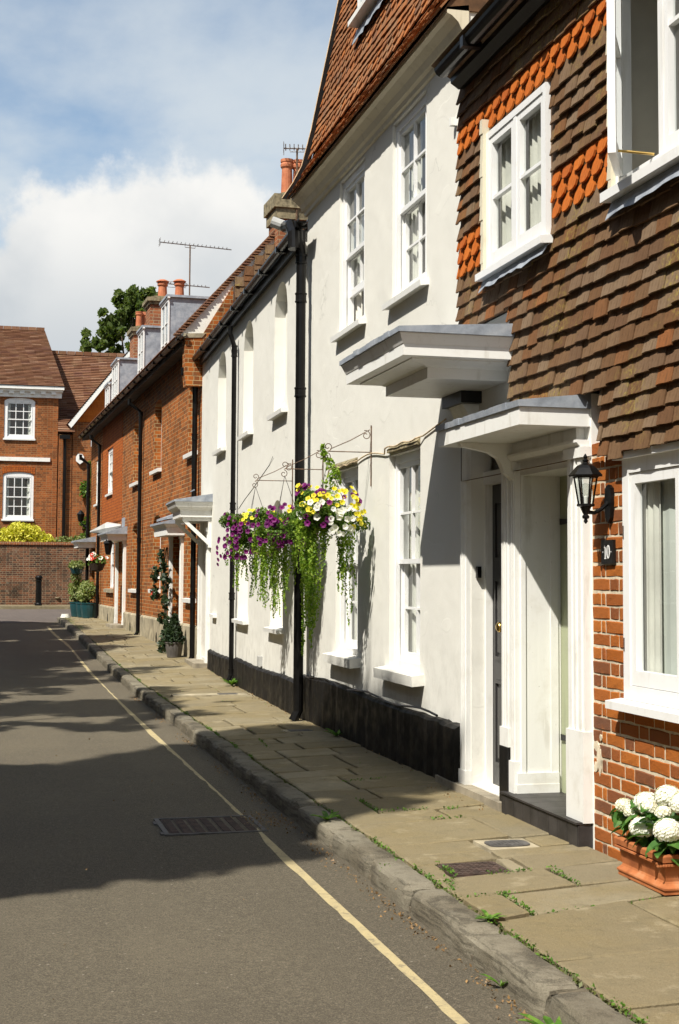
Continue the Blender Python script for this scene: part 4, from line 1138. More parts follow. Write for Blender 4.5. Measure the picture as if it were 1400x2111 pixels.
mb.obj('lead_cover', 'lead', hood)
# entrance 2
pilaster(HB, 10.0, 10.15, .45, 2.45, .06)
MB().box(10.16, 10.96, -.34, -.3, .5, 2.45).obj('door', 'white_paint', HB)
MB().box(9.9, 11.2, 0, .32, .3, .47).obj('door_step', 'step_stone', HB)
hd = MB()
for ins0, ins1, z0, z1 in ((.05, .05, 2.46, 2.56), (.05, .0, 2.56, 2.61)): ring_layer(hd, 9.88, 11.55, .5, ins0, ins1, z0, z1)
hood = hd.obj('porch_hood', 'white_paint', HB)
MB().prism([(0, 2.611), (.53, 2.611), (.53, 2.64), (0, 2.80)], 'u', 9.85, 11.58).box(10.3, 10.8, 0, .02, 2.8, 3.02).obj('lead_cover', 'lead', hood)
MB().tube([(11.0, .0, 2.85), (11.2, .3, 2.78), (11.5, .7, 2.70)], .03, 8, [.03, .16, .02]).obj('awning_edge', 'plastic_grey', hood)
# gutters, soffit, pipes
def eaves(parent, u0, u1):
    MB().prism([(-.02, 5.66), (.28, 5.60), (.28, 5.75), (-.02, 5.75)], 'u', u0, u1).obj('soffit', 'soffit_dark', parent)
    gt = half_gutter(u0 - (.1 if u0 == 0 else 0), u1, .34, 5.73, .06)
    u = u0 + .3
    while u < u1: gt.box(u - .03, u + .03, .272, .408, 5.662, 5.735); u += .95
    gt.obj('gutter', 'black_iron', parent)
eaves(HB, 0, 11.0)
downpipe(HB, 7.16, .08, gz(31) + .12, 5.2, .042, (1.3, 2.4, 4.2), (7.16, .33)); downpipe(HB, .16, .09, .17, 4.9, .045, (1.3, 2.6, 4.0), (.16, .3))
MB().lathe([(.05, 4.85), (.11, 4.95), (.11, 5.12), (.05, 5.13)], (.16, .12), 8).obj('hopper', 'black_iron', HB)
# gable end towards the camera
G = lambda pts, u: [(u, o, z) for o, z in pts]
gb = MB(); gb.prism([(.28, 4.85), (.30, 5.05), (.30, 5.66), (.04, 5.68), (-.52, 6.62), (-.52, 4.85)], 'u', -.02, .25)
gb.obj('gable_brick', 'brick_terrace', HB)
MB().prism([(.40, 5.70), (-2.35, 8.75), (-5.2, 5.70)], 'u', 0.02, .3).obj('gable_wall', 'white_render', HB)
MB().prism([(.33, 5.665), (.33, 5.74), (-.05, 5.76), (.02, 5.682)], 'u', -.035, .1).obj('kneeler_cap', 'plinth_stone', HB)
gt_ = MB().prism([(-.54, 5.3), (-.54, 6.64), (-2.3, 8.58), (-3.2, 7.4), (-3.2, 5.3)], 'u', -.03, .0).obj('gable_tiling', 'wood_brown', HB)
bank = TileBank('gable'); z = 5.5; ri = 0
class _: pass
tm = tile_template('plain'); tmm = tm.mesh('tile_gable', 'tile_brown')
while z < 8.2:
    hi = min(-.545, .4 - (z + .15 - 5.72) / 1.108)
    o_ = hi - (.0 if ri % 2 else .083)
    while o_ > hi - 1.4 and o_ > -3.1:
        link('tile', tmm, gt_, (-.045 + random.uniform(-.003, .003), o_ - .08, z + random.uniform(-.004, .004)), (random.uniform(.1, .16), random.uniform(-.015, .015), math.pi / 2), (1, 1, 1))
        o_ -= .166
    z += .1; ri += 1
vt = MB(); n = 64
for i in range(n):
    t = i / n; o_, z_ = .46 - 2.75 * t, 5.70 + 3.03 * t
    vt.box(-.03 + random.uniform(-.012, .012), .15, o_ - .085, o_ + .025, z_ + .018, z_ + .042)
vt.obj('verge_tiles', 'tile_far', HB)
MB().prism([(.44, 5.72), (-2.35, 8.80), (-5.2, 5.72)], 'u', .31, 11.0).obj('roof', 'tile_far', HB)
MB().box(0.3, 11, -5, -.5, 0, 5.6).obj('rear_wall', 'brick_stack', HB)

def dormer(parent, u0, u1, o, zt, zb=5.9, back=.85, cols=2):
    d = MB(); d.prism([(o, zb), (o, zt), (o - back - .5, zt), (o - back - .5, zb)], 'u', u0 + .02, u1 - .02)
    do = d.obj('dormer', 'lead', parent)
    MB().box(u0 - .03, u1 + .03, o - back - .55, o + .07, zt + .001, zt + .05).obj('dormer_top', 'lead', do)
    f = MB(); f.box(u0, u0 + .09, o, o + .03, zb, zt); f.box(u1 - .09, u1, o, o + .03, zb, zt); f.box(u0 + .09, u1 - .09, o, o + .03, zt - .08, zt)
    k = (u1 - u0 - .18) / cols
    for i in range(1, cols): f.box(u0 + .09 + k * i - .03, u0 + .09 + k * i + .03, o, o + .028, zb, zt - .08)
    for zz in (zt - .5, zt - .9): f.box(u0 + .09, u1 - .09, o + .002, o + .022, zz - .012, zz + .012)
    f.box(u0 - .05, u1 + .05, o, o + .05, zt - .03, zt)
    f.obj('window_frame', 'window_white', do)
    MB().quad((u0 + .09, o + .006, zb), (u1 - .09, o + .006, zb), (u1 - .09, o + .006, zt - .08), (u0 + .09, o + .006, zt - .08)).obj('pane', 'glass', do)
dormer(HB, 5.05, 6.05, -.20, 7.36); dormer(HB, 8.80, 9.75, -.20, 7.36)

def pot(parent, x, y, z, h, r, hood=False):
    mb = MB(); mb.lathe([(r * .95, z), (r * .9, z + h * .08), (r * .78, z + h * .75), (r * .98, z + h * .8), (r * 1.02, z + h * .86), (r * .9, z + h * .9), (r, z + h * .93), (r, z + h), (r * .8, z + h), (r * .75, z + h * .8)], (x, y), 14)
    if hood: mb.lathe([(r * 1.25, z + h * 1.02), (r * 1.2, z + h * 1.07), (r * .6, z + h * 1.16), (0.01, z + h * 1.18)], (x, y), 14)
    return mb.obj('chimney_pot', 'chimney_clay', parent, smooth=False)
def chimney(parent, u0, u1, o0, o1, z0, z1, pots, cap=.12, hood=False, ph=.5, pr=.1):
    c = MB(); c.box(u0, u1, o0, o1, z0, z1 - cap); co = c.obj('chimney', 'brick_stack', parent)
    m = MB(); m.box(u0 - .04, u1 + .04, o0 - .04, o1 + .04, z1 - cap, z1 - cap * .55); m.box(u0 - .08, u1 + .08, o0 - .08, o1 + .08, z1 - cap * .55, z1)
    m.prism([(o0 - .04, z1), (o1 + .04, z1), (o1 - .1, z1 + .05), (o0 + .1, z1 + .05)], 'u', u0, u1)
    m.obj('chimney_cap', 'lichen_stone', co)
    for (pu, po) in pots: pot(co, pu, po, z1 + .03, ph * random.uniform(.95, 1.05), pr, hood)
    return co
chimney(HB, -.25, .45, -2.05, -1.24, 6.6, 8.2, ((.02, -1.46), (.0, -1.66), (.1, -1.92)), .42, ph=.66, pr=.115)
chimney(HB, 8.95, 9.7, -1.22, -.34, 6.2, 8.1, ((9.2, -.66), (9.2, -1.06)), .16, True, .40, .125)

HO = FB.house('orange_brick_house', 'orange brick end house of the terrace, beyond the hanging basket of red and white flowers')
O_OPS = [dict(u0=12.95, u1=14.2, z0=3.78, z1=4.96, depth=.06), dict(u0=15.92, u1=17.15, z0=3.66, z1=4.9, depth=.06)]
wall_mesh(11.0, 15.4, 2.98, 5.72, O_OPS[:1], o=.012).obj('upper_wall', 'brick_orange', HO); wall_mesh(15.4, 18.6, 2.98, 5.72, O_OPS[1:], o=.002).obj('upper_wall', 'brick_terrace', HO)
O2 = [dict(u0=12.5, u1=14.0, z0=1.3, z1=2.7, arch=.12, depth=.12), dict(u0=11.05, u1=11.5, z0=.5, z1=2.45, depth=.2), dict(u0=15.95, u1=16.8, z0=1.35, z1=2.6, arch=.12, depth=.12), dict(u0=17.1, u1=18.0, z0=.5, z1=2.4, depth=.3)]
wall_mesh(11.0, 18.6, 0.1, 2.98, O2).obj('wall', 'brick_terrace', HO)
MB().box(11.05, 11.5, -.25, -.2, .5, 2.45).obj('door', 'white_paint', HO); MB().box(17.1, 18, -.35, -.3, .5, 2.4).obj('door', 'black_paint', HO)
for p, sm in ((O_OPS[0], .05), (O_OPS[1], .05)): sash_window(HO, p['u0'], p['u1'], p['z0'], p['z1'], .02, 3, 2, fr=.10, curt=((.1, .9),), sill=(.06, .06, .04), sill_mat='white_paint')
for p in (O2[0], O2[2]): sash_window(HO, p['u0'], p['u1'], p['z0'], p['z1'], .1, 3, 2, fr=.06, curt=(), arch=.1, sill=(.08, .09, .06), sill_mat='plinth_stone')
pilaster(HO, 11.5, 11.66, .45, 2.45, .06)
terrace_plinth(HO, [(11.7, 15.3), (15.55, 17.05)], .84, (13.2, 16.2))
hd = MB()
for ins0, ins1, z0, z1 in ((.05, .05, 2.42, 2.52), (.05, .0, 2.52, 2.58)): ring_layer(hd, 16.95, 18.2, .55, ins0, ins1, z0, z1)
hood = hd.obj('porch_hood', 'white_paint', HO); MB().prism([(0, 2.581), (.58, 2.581), (.58, 2.62), (0, 2.74)], 'u', 16.9, 18.25).obj('lead_cover', 'lead', hood)
eaves(HO, 11.0, 18.6)
downpipe(HO, 15.45, .09, gz(39.3) + .12, 5.2, .042, (1.3, 2.9, 4.4), (15.45, .33)); downpipe(HO, 18.4, .09, gz(42) + .05, 4.9, .05, (1.3, 2.9, 4.0), (18.4, .33))
MB().prism([(.44, 5.72), (-2.35, 8.80), (-5.2, 5.72)], 'u', 11.0, 18.6).obj('roof', 'tile_far', HO)
MB().box(11.05, 18.55, -5, -.5, 0, 5.6).obj('rear_wall', 'brick_far', HO)
dormer(HO, 13.7, 15.1, -.20, 7.34, cols=3); dormer(HO, 16.2, 17.2, -.25, 7.02)
chimney(HO, 13.9, 14.7, -1.35, -.6, 6.2, 8.25, ((14.1, -.76), (14.2, -.94)), .2, False, .42, .1)

# ------------------------------------------------------------------ far houses across the end
def stepped_roof(mb, e0, e1, r0, r1, n, lift=.03):
    """tile courses as overlapping strips from eave edge e0-e1 up to ridge r0-r1"""
    e0, e1, r0, r1 = map(Vector, (e0, e1, r0, r1))
    for i in range(n):
        a0 = e0.lerp(r0, i / n); a1 = e1.lerp(r1, i / n); b0 = e0.lerp(r0, (i + 1) / n); b1 = e1.lerp(r1, (i + 1) / n)
        nrm = (a1 - a0).cross(b0 - a0).normalized()
        if nrm.z < 0: nrm = -nrm
        k = max(1, int((a1 - a0).length / .34))
        jj = [random.uniform(0, .012) for _ in range(k + 1)]
        for s in range(k):
            p, q = a0.lerp(a1, s / k), a0.lerp(a1, (s + 1) / k); r_, t = b0.lerp(b1, s / k), b0.lerp(b1, (s + 1) / k)
            l0 = nrm * (lift + jj[s]); l1 = nrm * (lift + jj[s + 1])
            mb.add([p, q, q + l1, p + l0, t, r_], [(0, 1, 2, 3), (3, 2, 4, 5)])
FARX, FARY = 2.68, 56.0
HF = thing('georgian_house', 'red brick house with dentilled white cornice and sash windows behind the garden wall', 'house', (FARX, FARY, 0.45), math.pi)
zo = -.45
E_OPS = [dict(u0=.88, u1=2.04, z0=6.90 + zo, z1=8.48 + zo, arch=.13, depth=.06), dict(u0=.88, u1=2.04, z0=3.78 + zo, z1=5.60 + zo, arch=.13, depth=.06), dict(u0=4.2, u1=5.4, z0=6.90 + zo, z1=8.48 + zo, arch=.13, depth=.06), dict(u0=4.2, u1=5.4, z0=3.78 + zo, z1=5.60 + zo, arch=.13, depth=.06)]
wall_mesh(0, 9, 0, 8.5 + zo, E_OPS).obj('wall', 'brick_far', HF)
for p in E_OPS: sash_window(HF, p['u0'], p['u1'], p['z0'], p['z1'], .03, 3, 2, fr=.11, bar=.03, curt=((.02, .22), (.8, .98)), arch=.08, sill=(.07, .06, .03), sill_mat='white_paint')
c = MB(); c.box(-.12, 9, -.1, .10, 8.5 + zo, 8.72 + zo); c.box(-.2, 9, -.1, .30, 8.80 + zo, 8.92 + zo); c.box(-.16, 9, -.1, .2, 8.72 + zo, 8.80 + zo)
co = c.obj('cornice', 'white_paint', HF)
for i in range(22): MB().box(.1 + i * .40, .28 + i * .40, .1, .2, 8.62 + zo, 8.719 + zo).obj('dentil', 'white_paint', co)
MB().box(.28, 9, 0, .07, 6.02 + zo, 6.17 + zo).obj('string_course', 'white_paint', HF)
for p in E_OPS[1::2]:
    mb = MB(); k = 14
    for i in range(k):
        t = -1 + 2 * (i + .5) / k; u = (p['u0'] + p['u1']) / 2 + t * .62; z = p['z1'] - .13 + .13 * math.sqrt(max(0, 1 - min(1, t * t)))
        mb.box(u - .04, u + .038, 0, .012, z + .01, z + .26)
    mb.obj('window_arch', 'brick_orange', HF)
rfm = MB(); stepped_roof(rfm, (-.2, .32, 8.93 + zo), (9, .32, 8.93 + zo), (.45, -3.4, 11.72 + zo), (9, -3.4, 11.72 + zo), 42)
rfm.add([(-.2, .3, 8.93 + zo), (.45, -3.4, 11.72 + zo), (-.2, -7, 8.93 + zo)], [(0, 1, 2)]); rfm.add([(9, -3.4, 11.7 + zo), (.45, -3.4, 11.7 + zo), (-.2, -7, 8.9 + zo), (9, -7, 8.9 + zo)], [(0, 1, 2, 3)])
rfo = rfm.obj('roof', 'tile_far', HF)
for i in range(26): MB().box(.46 + i * .33, .78 + i * .33, -3.52, -3.28, 11.68 + zo, 11.82 + zo).obj('ridge_tile', 'tile_far', rfo)
MB().box(.05, 9, -7, -.95, 0, 8.5 + zo).obj('rear_wall', 'brick_far', HF)
dmr = MB().box(2.72, 3.6, -2.6, -.9, 9.4 + zo, 10.6 + zo); dmr.obj('dormer', 'white_paint', HF); 

HG = thing('gabled_house', 'brick house with long tiled roof and a white bargeboarded gable, behind the terrace end', 'house', (8.0, 55.4, 0.45), math.pi)
# wing gable faces the street: X 3.2..7.4  -> u 4.8..0.6
wall_mesh(.6, 4.78, 0, 7.45 + zo + .1, [dict(u0=3.55, u1=4.1, z0=6.6 + zo, z1=7.5 + zo, depth=.05)]).obj('wall', 'brick_far', HG)
MB().box(3.55, 4.1, -.06, -.02, 6.6 + zo, 7.5 + zo).obj('window', 'window_white', HG)
MB().box(.65, 4.75, -5, -.3, 0, 7.4 + zo).obj('rear_wall', 'brick_far', HG)
gw = MB().prism([(4.72, 7.55 + zo), (2.7, 10.2 + zo), (.7, 7.55 + zo)], 'o', -.3, .02).obj('gable_tiling', 'tile_orange', HG)
for i in range(24):
    z = 7.6 + zo + i * .105; hw = 2.02 * (1 - (z - 7.55 - zo) / 2.65)
    if hw > .05: MB().prism([(.02, z), (.05, z - .005), (.03, z + .11), (.02, z + .11)], 'u', 2.71 - hw, 2.71 + hw).obj('tile_course', 'tile_orange', gw)
bbd = MB(); bbd.add([(4.98, .1, 7.42 + zo), (4.98, .28, 7.42 + zo), (2.7, .28, 10.35 + zo), (2.7, .1, 10.35 + zo), (4.86, .1, 7.28 + zo), (4.86, .28, 7.28 + zo), (2.7, .28, 10.12 + zo), (2.7, .1, 10.12 + zo)], [(0, 1, 2, 3), (4, 7, 6, 5), (1, 5, 6, 2), (0, 3, 7, 4), (0, 4, 5, 1)])
bbd.add([(.42, .1, 7.42 + zo), (.42, .28, 7.42 + zo), (2.7, .28, 10.35 + zo), (2.7, .1, 10.35 + zo), (.54, .1, 7.28 + zo), (.54, .28, 7.28 + zo), (2.7, .28, 10.12 + zo), (2.7, .1, 10.12 + zo)], [(3, 2, 1, 0), (5, 6, 7, 4), (2, 6, 5, 1), (4, 7, 3, 0), (1, 5, 4, 0)])
bbd.obj('bargeboard', 'white_paint', HG)
r2 = MB(); stepped_roof(r2, (5.0, -6, 7.42 + zo), (5.0, .30, 7.42 + zo), (2.7, -6, 10.36 + zo), (2.7, .30, 10.36 + zo), 34); stepped_roof(r2, (.4, .30, 7.42 + zo), (.4, -6, 7.42 + zo), (2.7, .30, 10.36 + zo), (2.7, -6, 10.36 + zo), 30)
r2.obj('wing_roof', 'tile_far', HG)
r3 = MB(); stepped_roof(r3, (-4, -1.2, 7.4 + zo), (5.6, -1.2, 7.4 + zo), (-4, -4.4, 10.85 + zo), (5.6, -4.4, 10.85 + zo), 44)
r3.add([(-4, -4.4, 10.8 + zo), (5.6, -4.4, 10.8 + zo), (5.6, -8, 7.4 + zo), (-4, -8, 7.4 + zo)], [(0, 1, 2, 3)])
r3o = r3.obj('roof', 'tile_far', HG)
for i in range(28): MB().box(-4 + i * .34, -3.68 + i * .34, -4.52, -4.28, 10.8 + zo, 10.95 + zo).obj('ridge_tile', 'tile_far', r3o)
# recess between the two houses with a lean-to and a pipe
MB().box(4.79, 5.6, -3, -1.3, 0, 7.4 + zo).obj('link_wall', 'brick_far', HG)
r4 = MB(); stepped_roof(r4, (4.72, .35, 7.10 + zo), (5.36, .35, 7.10 + zo), (4.78, -.9, 7.75 + zo), (5.3, -.9, 7.75 + zo), 7); r4.obj('lean_to_roof', 'tile_far', HG)
MB().box(4.80, 5.28, -1.25, -.05, 0, 7.05 + zo).obj('lean_to_wall', 'brick_far', HG)
MB().box(4.9, 5.3, .1, .3, 6.85 + zo, 7.0 + zo).tube([(5.1, .1, 6.9 + zo), (5.08, .06, 6.6 + zo), (5.08, .06, .3)], .06, 8).obj('downpipe', 'black_iron', HG)
thing_alarm = thing('alarm_box', 'white hexagonal alarm box high on the far brick wing', 'alarm', (3.5, 55.36, 6.1), math.pi)
MB().prism([(-.15, .1), (-.15, -.08), (0, -.2), (.15, -.08), (.15, .1), (.08, .2), (-.08, .2)], 'o', 0, .09).obj('case', 'white_paint', thing_alarm); MB().box(-.05, .05, .09, .1, -.03, .03).obj('badge', 'plastic_grey', thing_alarm)

# garden wall
GW = thing('garden_wall', 'weathered red brick garden wall closing off the end of the street', 'wall', (30, 53.4, 0.5), math.pi)
MB().box(0, 60, -.34, 0, -.1, 2.25).obj('wall', 'brick_garden', GW)
cp = MB(); cp2 = 0
u = 22.0
while u < 33.5:
    MB().box(u, u + .068, -.39, .05, 2.25, 2.25 + .11 + random.uniform(-.008, .01)).obj('coping_brick', 'brick_stack', GW); u += .0785
MB().box(0, 21.99, -.39, .05, 2.25, 2.36).box(u, 60, -.39, .05, 2.25, 2.36).obj('coping_run', 'brick_stack', GW)
MB().box(28.35, 28.6, 0, .02, .78, 1.05).obj('wall_tablet', 'plinth_stone', GW)
MB().lathe([(.06, 0), (.09, .03), (.09, .05), (.055, .05)], (0, 0), 14).obj('drain_pipe', 'plinth_stone', GW).location = (27.35, 0.0, .28)
GW.children[-1].rotation_euler = (-math.pi / 2, 0, 0)

# ------------------------------------------------------------------ street furniture and fittings
bo = thing('bollard', 'black cast iron bollard in front of the garden wall', 'bollard', (1.93, 52.4, .545))
MB().lathe([(.13, 0), (.125, .06), (.105, .1), (.10, .85), (.10, .86), (.12, .88), (.12, .92), (.09, .95)], (0, 0), 16).obj('shaft', 'black_iron', bo)
MB().lathe([(.10, .95), (.13, .97), (.135, 1.02), (.10, 1.07), (.04, 1.09)], (0, 0), 16).obj('cap', 'black_iron', bo)

# wall lantern beside number 10
LU, LO, LZ = 7.13, .15, 2.17
la = F0.thing('wall_lantern', 'black six-sided wall lantern on the brick pier beside the porch', 'lantern', LU, 0, LZ - .2)
lz = .2
def hexlathe(prof): return MB().lathe(prof, (0, LO), 6)
hexlathe([(.088, lz + .0), (.092, lz + .008), (.06, lz + .045), (.045, lz + .06), (.02, lz + .072), (.012, lz + .08)]).obj('roof', 'black_iron', la)
MB().lathe([(.012, lz + .08), (.018, lz + .088), (.008, lz + .098), (.012, lz + .108), (.002, lz + .125)], (0, LO), 10).obj('finial', 'black_iron', la)
cg = MB()
for i in range(6):
    a = i * math.pi / 3
    cg.tube([(.038 * math.cos(a), LO + .038 * math.sin(a), lz - .15), (.062 * math.cos(a), LO + .062 * math.sin(a), lz)], .005, 5)
cg.lathe([(.03, lz - .165), (.048, lz - .16), (.048, lz - .148), (.03, lz - .146)], (0, LO), 6); cg.lathe([(.066, lz - .008), (.07, lz - .002), (.07, lz), (.06, lz)], (0, LO), 6)
cg.obj('cage', 'black_iron', la)
gp = MB()
for i in range(6):
    a, b = i * math.pi / 3, (i + 1) * math.pi / 3
    gp.quad((.036 * math.cos(a), LO + .036 * math.sin(a), lz - .148), (.036 * math.cos(b), LO + .036 * math.sin(b), lz - .148), (.060 * math.cos(b), LO + .060 * math.sin(b), lz - .004), (.060 * math.cos(a), LO + .060 * math.sin(a), lz - .004))
gp.obj('glazing', 'glass', la)
MB().lathe([(.012, lz - .146), (.014, lz - .11), (.012, lz - .105)], (0, LO), 10).obj('lamp_holder', 'white_paint', la)
MB().lathe([(.008, lz - .105), (.022, lz - .08), (.024, lz - .06), (.016, lz - .04), (.002, lz - .034)], (0, LO), 12).obj('bulb', 'glass', la, True)
MB().lathe([(.03, lz - .165), (.02, lz - .19), (.012, lz - .205), (.02, lz - .215), (.018, lz - .225), (.008, lz - .23), (.012, lz - .242), (.002, lz - .255)], (0, LO), 10).obj('base', 'black_iron', la)
MB().tube([(0, LO, lz - .19), (0, .10, lz - .195), (0, .06, lz - .175), (0, .02, lz - .14)], .011, 8).prism([(-.035, lz - .06), (.0, lz - .04), (.035, lz - .06), (.042, lz - .14), (.03, lz - .22), (0, lz - .25), (-.03, lz - .22), (-.042, lz - .14)], 'o', 0, .022).obj('bracket', 'black_iron', la)

# house number
pq = F0.thing('house_number', 'small slate plaque with white 10 below the lantern', 'plaque', 7.15, .002, 1.765)
MB().box(-.075, .075, 0, .016, -.065, .065).obj('slate', 'black_paint', pq)
dg = MB()
o0, o1 = .0162, .0176
# the front is read from the road: +u is to the left
def dbox(x0, x1, z0, z1): dg.box(-x1, -x0, o0, o1, z0, z1)
dbox(-.026, -.016, -.034, .036); dbox(-.033, -.009, -.038, -.033); dg.prism([(.016, .036), (.026, .036), (.034, .026), (.034, .02), (.026, .026), (.016, .026)], 'o', o0, o1)
k = 20
for i in range(k):
    a, b = 2 * math.pi * i / k, 2 * math.pi * (i + 1) / k
    oo = lambda t: (-(.016 + .022 * math.cos(t)), .037 * math.sin(t)); ii = lambda t: (-(.016 + .009 * math.cos(t)), .031 * math.sin(t))
    dg.prism([oo(a), oo(b), ii(b), ii(a)], 'o', o0, o1)
dbox(-.054, -.048, -.003, .003); dbox(.048, .054, -.003, .003)
dg.obj('lettering', 'window_white', pq)

# covers and gully in the ground
gr = thing('gully_grate', 'rusty iron gully grate let into the road under the yellow line', 'drain', (1.47, 9.37, 0.0))
MB().box(-.33, .33, -.31, .31, -.05, -.022).obj('pit', 'soil', gr)
f = MB(); f.box(-.33, -.30, -.31, .31, -.03, .0); f.box(.30, .33, -.31, .31, -.03, .0); f.box(-.30, .30, -.31, -.285, -.03, .0); f.box(-.30, .30, .285, .31, -.03, .0); f.box(-.35, -.33, -.28, -.2, -.03, -.002).box(-.35, -.33, .1, .2, -.03, -.002)
f.obj('frame', 'iron_grey', gr)
for i in range(7):
    x = -.285 + i * .083
    mb = MB(); mb.box(x, x + .062, -.283, .283, -.022, -.006)
    for j in range(16): mb.box(x + .006, x + .056, -.27 + j * .034, -.254 + j * .034, -.006, -.001)
    mb.obj('bar', 'iron_brown', gr)
zc = pav(2.5, 7.06)
c1 = thing('access_cover', 'rust-brown iron access cover fringed with grass in the pavement', 'cover', (2.495, 7.07, zc))
MB().box(-.165, .165, -.16, .16, -.03, -.006).obj('frame', 'iron_brown', c1)
mb = MB(); mb.box(-.148, .148, -.143, .143, -.006, .001)
for i in range(9):
    for j in range(6): mb.box(-.135 + i * .031, -.115 + i * .031, -.125 + j * .044, -.095 + j * .044, .001, .004)
mb.obj('plate', 'iron_brown', c1)
zc = pav(2.87, 7.6)
c2 = thing('water_cover', 'small grey oval water cover set in pale concrete by the step', 'cover', (2.875, 7.61, zc))
MB().box(-.15, .15, -.145, .145, -.03, .0).obj('surround', 'plinth_stone', c2)
mb = MB(); sg_ = lambda t: math.copysign(abs(t) ** .55, t)
mb.prism([(.122 * sg_(math.cos(i * math.pi / 10)), .088 * sg_(math.sin(i * math.pi / 10))) for i in range(20)], 'z', .0, .007)
for i in range(7): mb.box(-.08 + i * .024, -.068 + i * .024, -.06, .06, .007, .0095)
mb.obj('plate', 'iron_grey', c2)
c3 = thing('hydrant_cover', 'small dark cover in pale concrete strip by the black plinth', 'cover', (3.02, 17.9, pav(3.02, 17.9)))
MB().box(-.7, .25, -.13, .13, -.03, .003).obj('surround', 'plinth_stone', c3); MB().box(-.12, .12, -.08, .08, .003, .008).obj('plate', 'iron_grey', c3)
c4 = thing('stopcock_cover', 'little grey stopcock cover beside the black plinth wall', 'cover', (3.0, 13.55, pav(3.0, 13.55)))
MB().box(-.16, .16, -.12, .12, -.03, .002).obj('surround', 'plinth_stone', c4); MB().box(-.11, .11, -.075, .075, .002, .007).obj('plate', 'iron_grey', c4)

# pale dish on the pavement corner
ds = thing('pet_bowl', 'small pale bowl standing on the far pavement corner', 'bowl', (2.22, 40.2, pav(2.2, 40.2)))
MB().lathe([(.13, 0), (.14, .01), (.10, .11), (.095, .11), (.08, .04), (.0, .035)], (0, 0), 18).obj('bowl', 'curtain', ds)

# ------------------------------------------------------------------ terracotta trough with hydrangea
PL, PD, PH = .50, .16, .19
pt_ = F0.thing('planter_trough', 'moulded terracotta trough standing against the brick wall', 'planter', 6.44, .10, pav(3.18, 6.44) + .001)
def trough_layer(mb, l0, d0, z0, l1, d1, z1):
    a = [(-l0 / 2, -d0 / 2, z0), (l0 / 2, -d0 / 2, z0), (l0 / 2, d0 / 2, z0), (-l0 / 2, d0 / 2, z0)]; b = [(-l1 / 2, -d1 / 2, z1), (l1 / 2, -d1 / 2, z1), (l1 / 2, d1 / 2, z1), (-l1 / 2, d1 / 2, z1)]
    mb.add(a + b, [(0, 1, 5, 4), (1, 2, 6, 5), (2, 3, 7, 6), (3, 0, 4, 7)])
mb = MB()
prof = [(0, .0), (0, .018), (.006, .022), (.006, .03), (-.012, .048), (-.016, .058), (-.006, .118), (-.004, .128), (.010, .136), (.012, .142), (.004, .148), (.014, .152), (.016, .178), (.012, .186), (-.012, .186), (-.02, .15)]
for (a, z0), (b, z1) in zip(prof[:-1], prof[1:]): trough_layer(mb, PL + 2 * a, PD + 2 * a, z0, PL + 2 * b, PD + 2 * b, z1)
mb.add([(-PL / 2, -PD / 2, .001), (PL / 2, -PD / 2, .001), (PL / 2, PD / 2, .001), (-PL / 2, PD / 2, .001)], [(0, 1, 2, 3)])
tro = mb.obj('body', 'terracotta', pt_)
bd = MB()
for i in range(36): bd.box(-PL / 2 + .01 + i * .0142, -PL / 2 + .019 + i * .0142, PD / 2 + .008, PD / 2 + .016, .134, .142)
for i in range(14): bd.box(-PL / 2 - .016, -PL / 2 - .008, -PD / 2 + .01 + i * .0142, -PD / 2 + .019 + i * .0142, .134, .142)
bd.obj('beading', 'terracotta', pt_)
MB().box(-PL / 2 + .03, PL / 2 - .03, -PD / 2 + .03, PD / 2 - .03, .13, .155).obj('soil', 'soil', pt_)

hy = F0.thing('hydrangea', 'white mophead hydrangea growing in the terracotta trough', 'plant', 6.44, .10, pav(3.18, 6.44) + .16)
def big_leaf(L, W):
    mb = MB(); k = 6; rows_ = []
    for i in range(k + 1):
        t = i / k; w = W * math.sin(math.pi * min(1, t * .93 + .04)) ** .8 * (1 - .25 * t); dz = -.35 * L * t * t
        rows_.append([(t * L, -w / 2, dz + w * .16), (t * L, 0, dz), (t * L, w / 2, dz + w * .16)])
    for a, b in zip(rows_[:-1], rows_[1:]): mb.quad(a[0], b[0], b[1], a[1]); mb.quad(a[1], b[1], b[2], a[2])
    return mb
lm = [big_leaf(.11, .075).mesh('hydrangea_leaf', 'leaf_hydrangea', True), big_leaf(.085, .062).mesh('hydrangea_leaf', 'leaf_hydrangea', True)]
heads = [(.09, .0, .21, .066), (-.10, -.02, .27, .064), (-.02, .08, .115, .058), (-.23, .05, .135, .066), (.18, .08, .19, .04), (.12, .07, .17, .035), (.01, .03, .20, .045), (-.25, -.02, .26, .062), (-.13, .02, .20, .04)]
stm = MB()
for (x, y_, z_, r_) in heads: stm.tube([(x * .5, y_ * .3, -.02), (x * .8, y_ * .7, z_ * .5), (x, y_, z_)], .005, 5)
stm.obj('stems', 'leaf_weed', hy)
for i in range(120):
    x = random.uniform(-.27, .27); y_ = random.uniform(-.05, .08); z_ = random.uniform(.03, .23) - abs(x) * .12
    link('leaf', random.choice(lm), hy, (x, y_, z_), (random.uniform(-.5, .5), random.uniform(-.3, .6), random.uniform(-1.0, 4.2)), (random.uniform(.7, 1.15),) * 3)
fl = MB(); fl.add([(0, 0, 0)] + [(.011 * math.cos(a), .011 * math.sin(a), .002 + .002 * (i % 2)) for i, a in enumerate([j * math.pi / 4 for j in range(8)])], [(0, 1 + i, 1 + (i + 1) % 8) for i in range(8)])
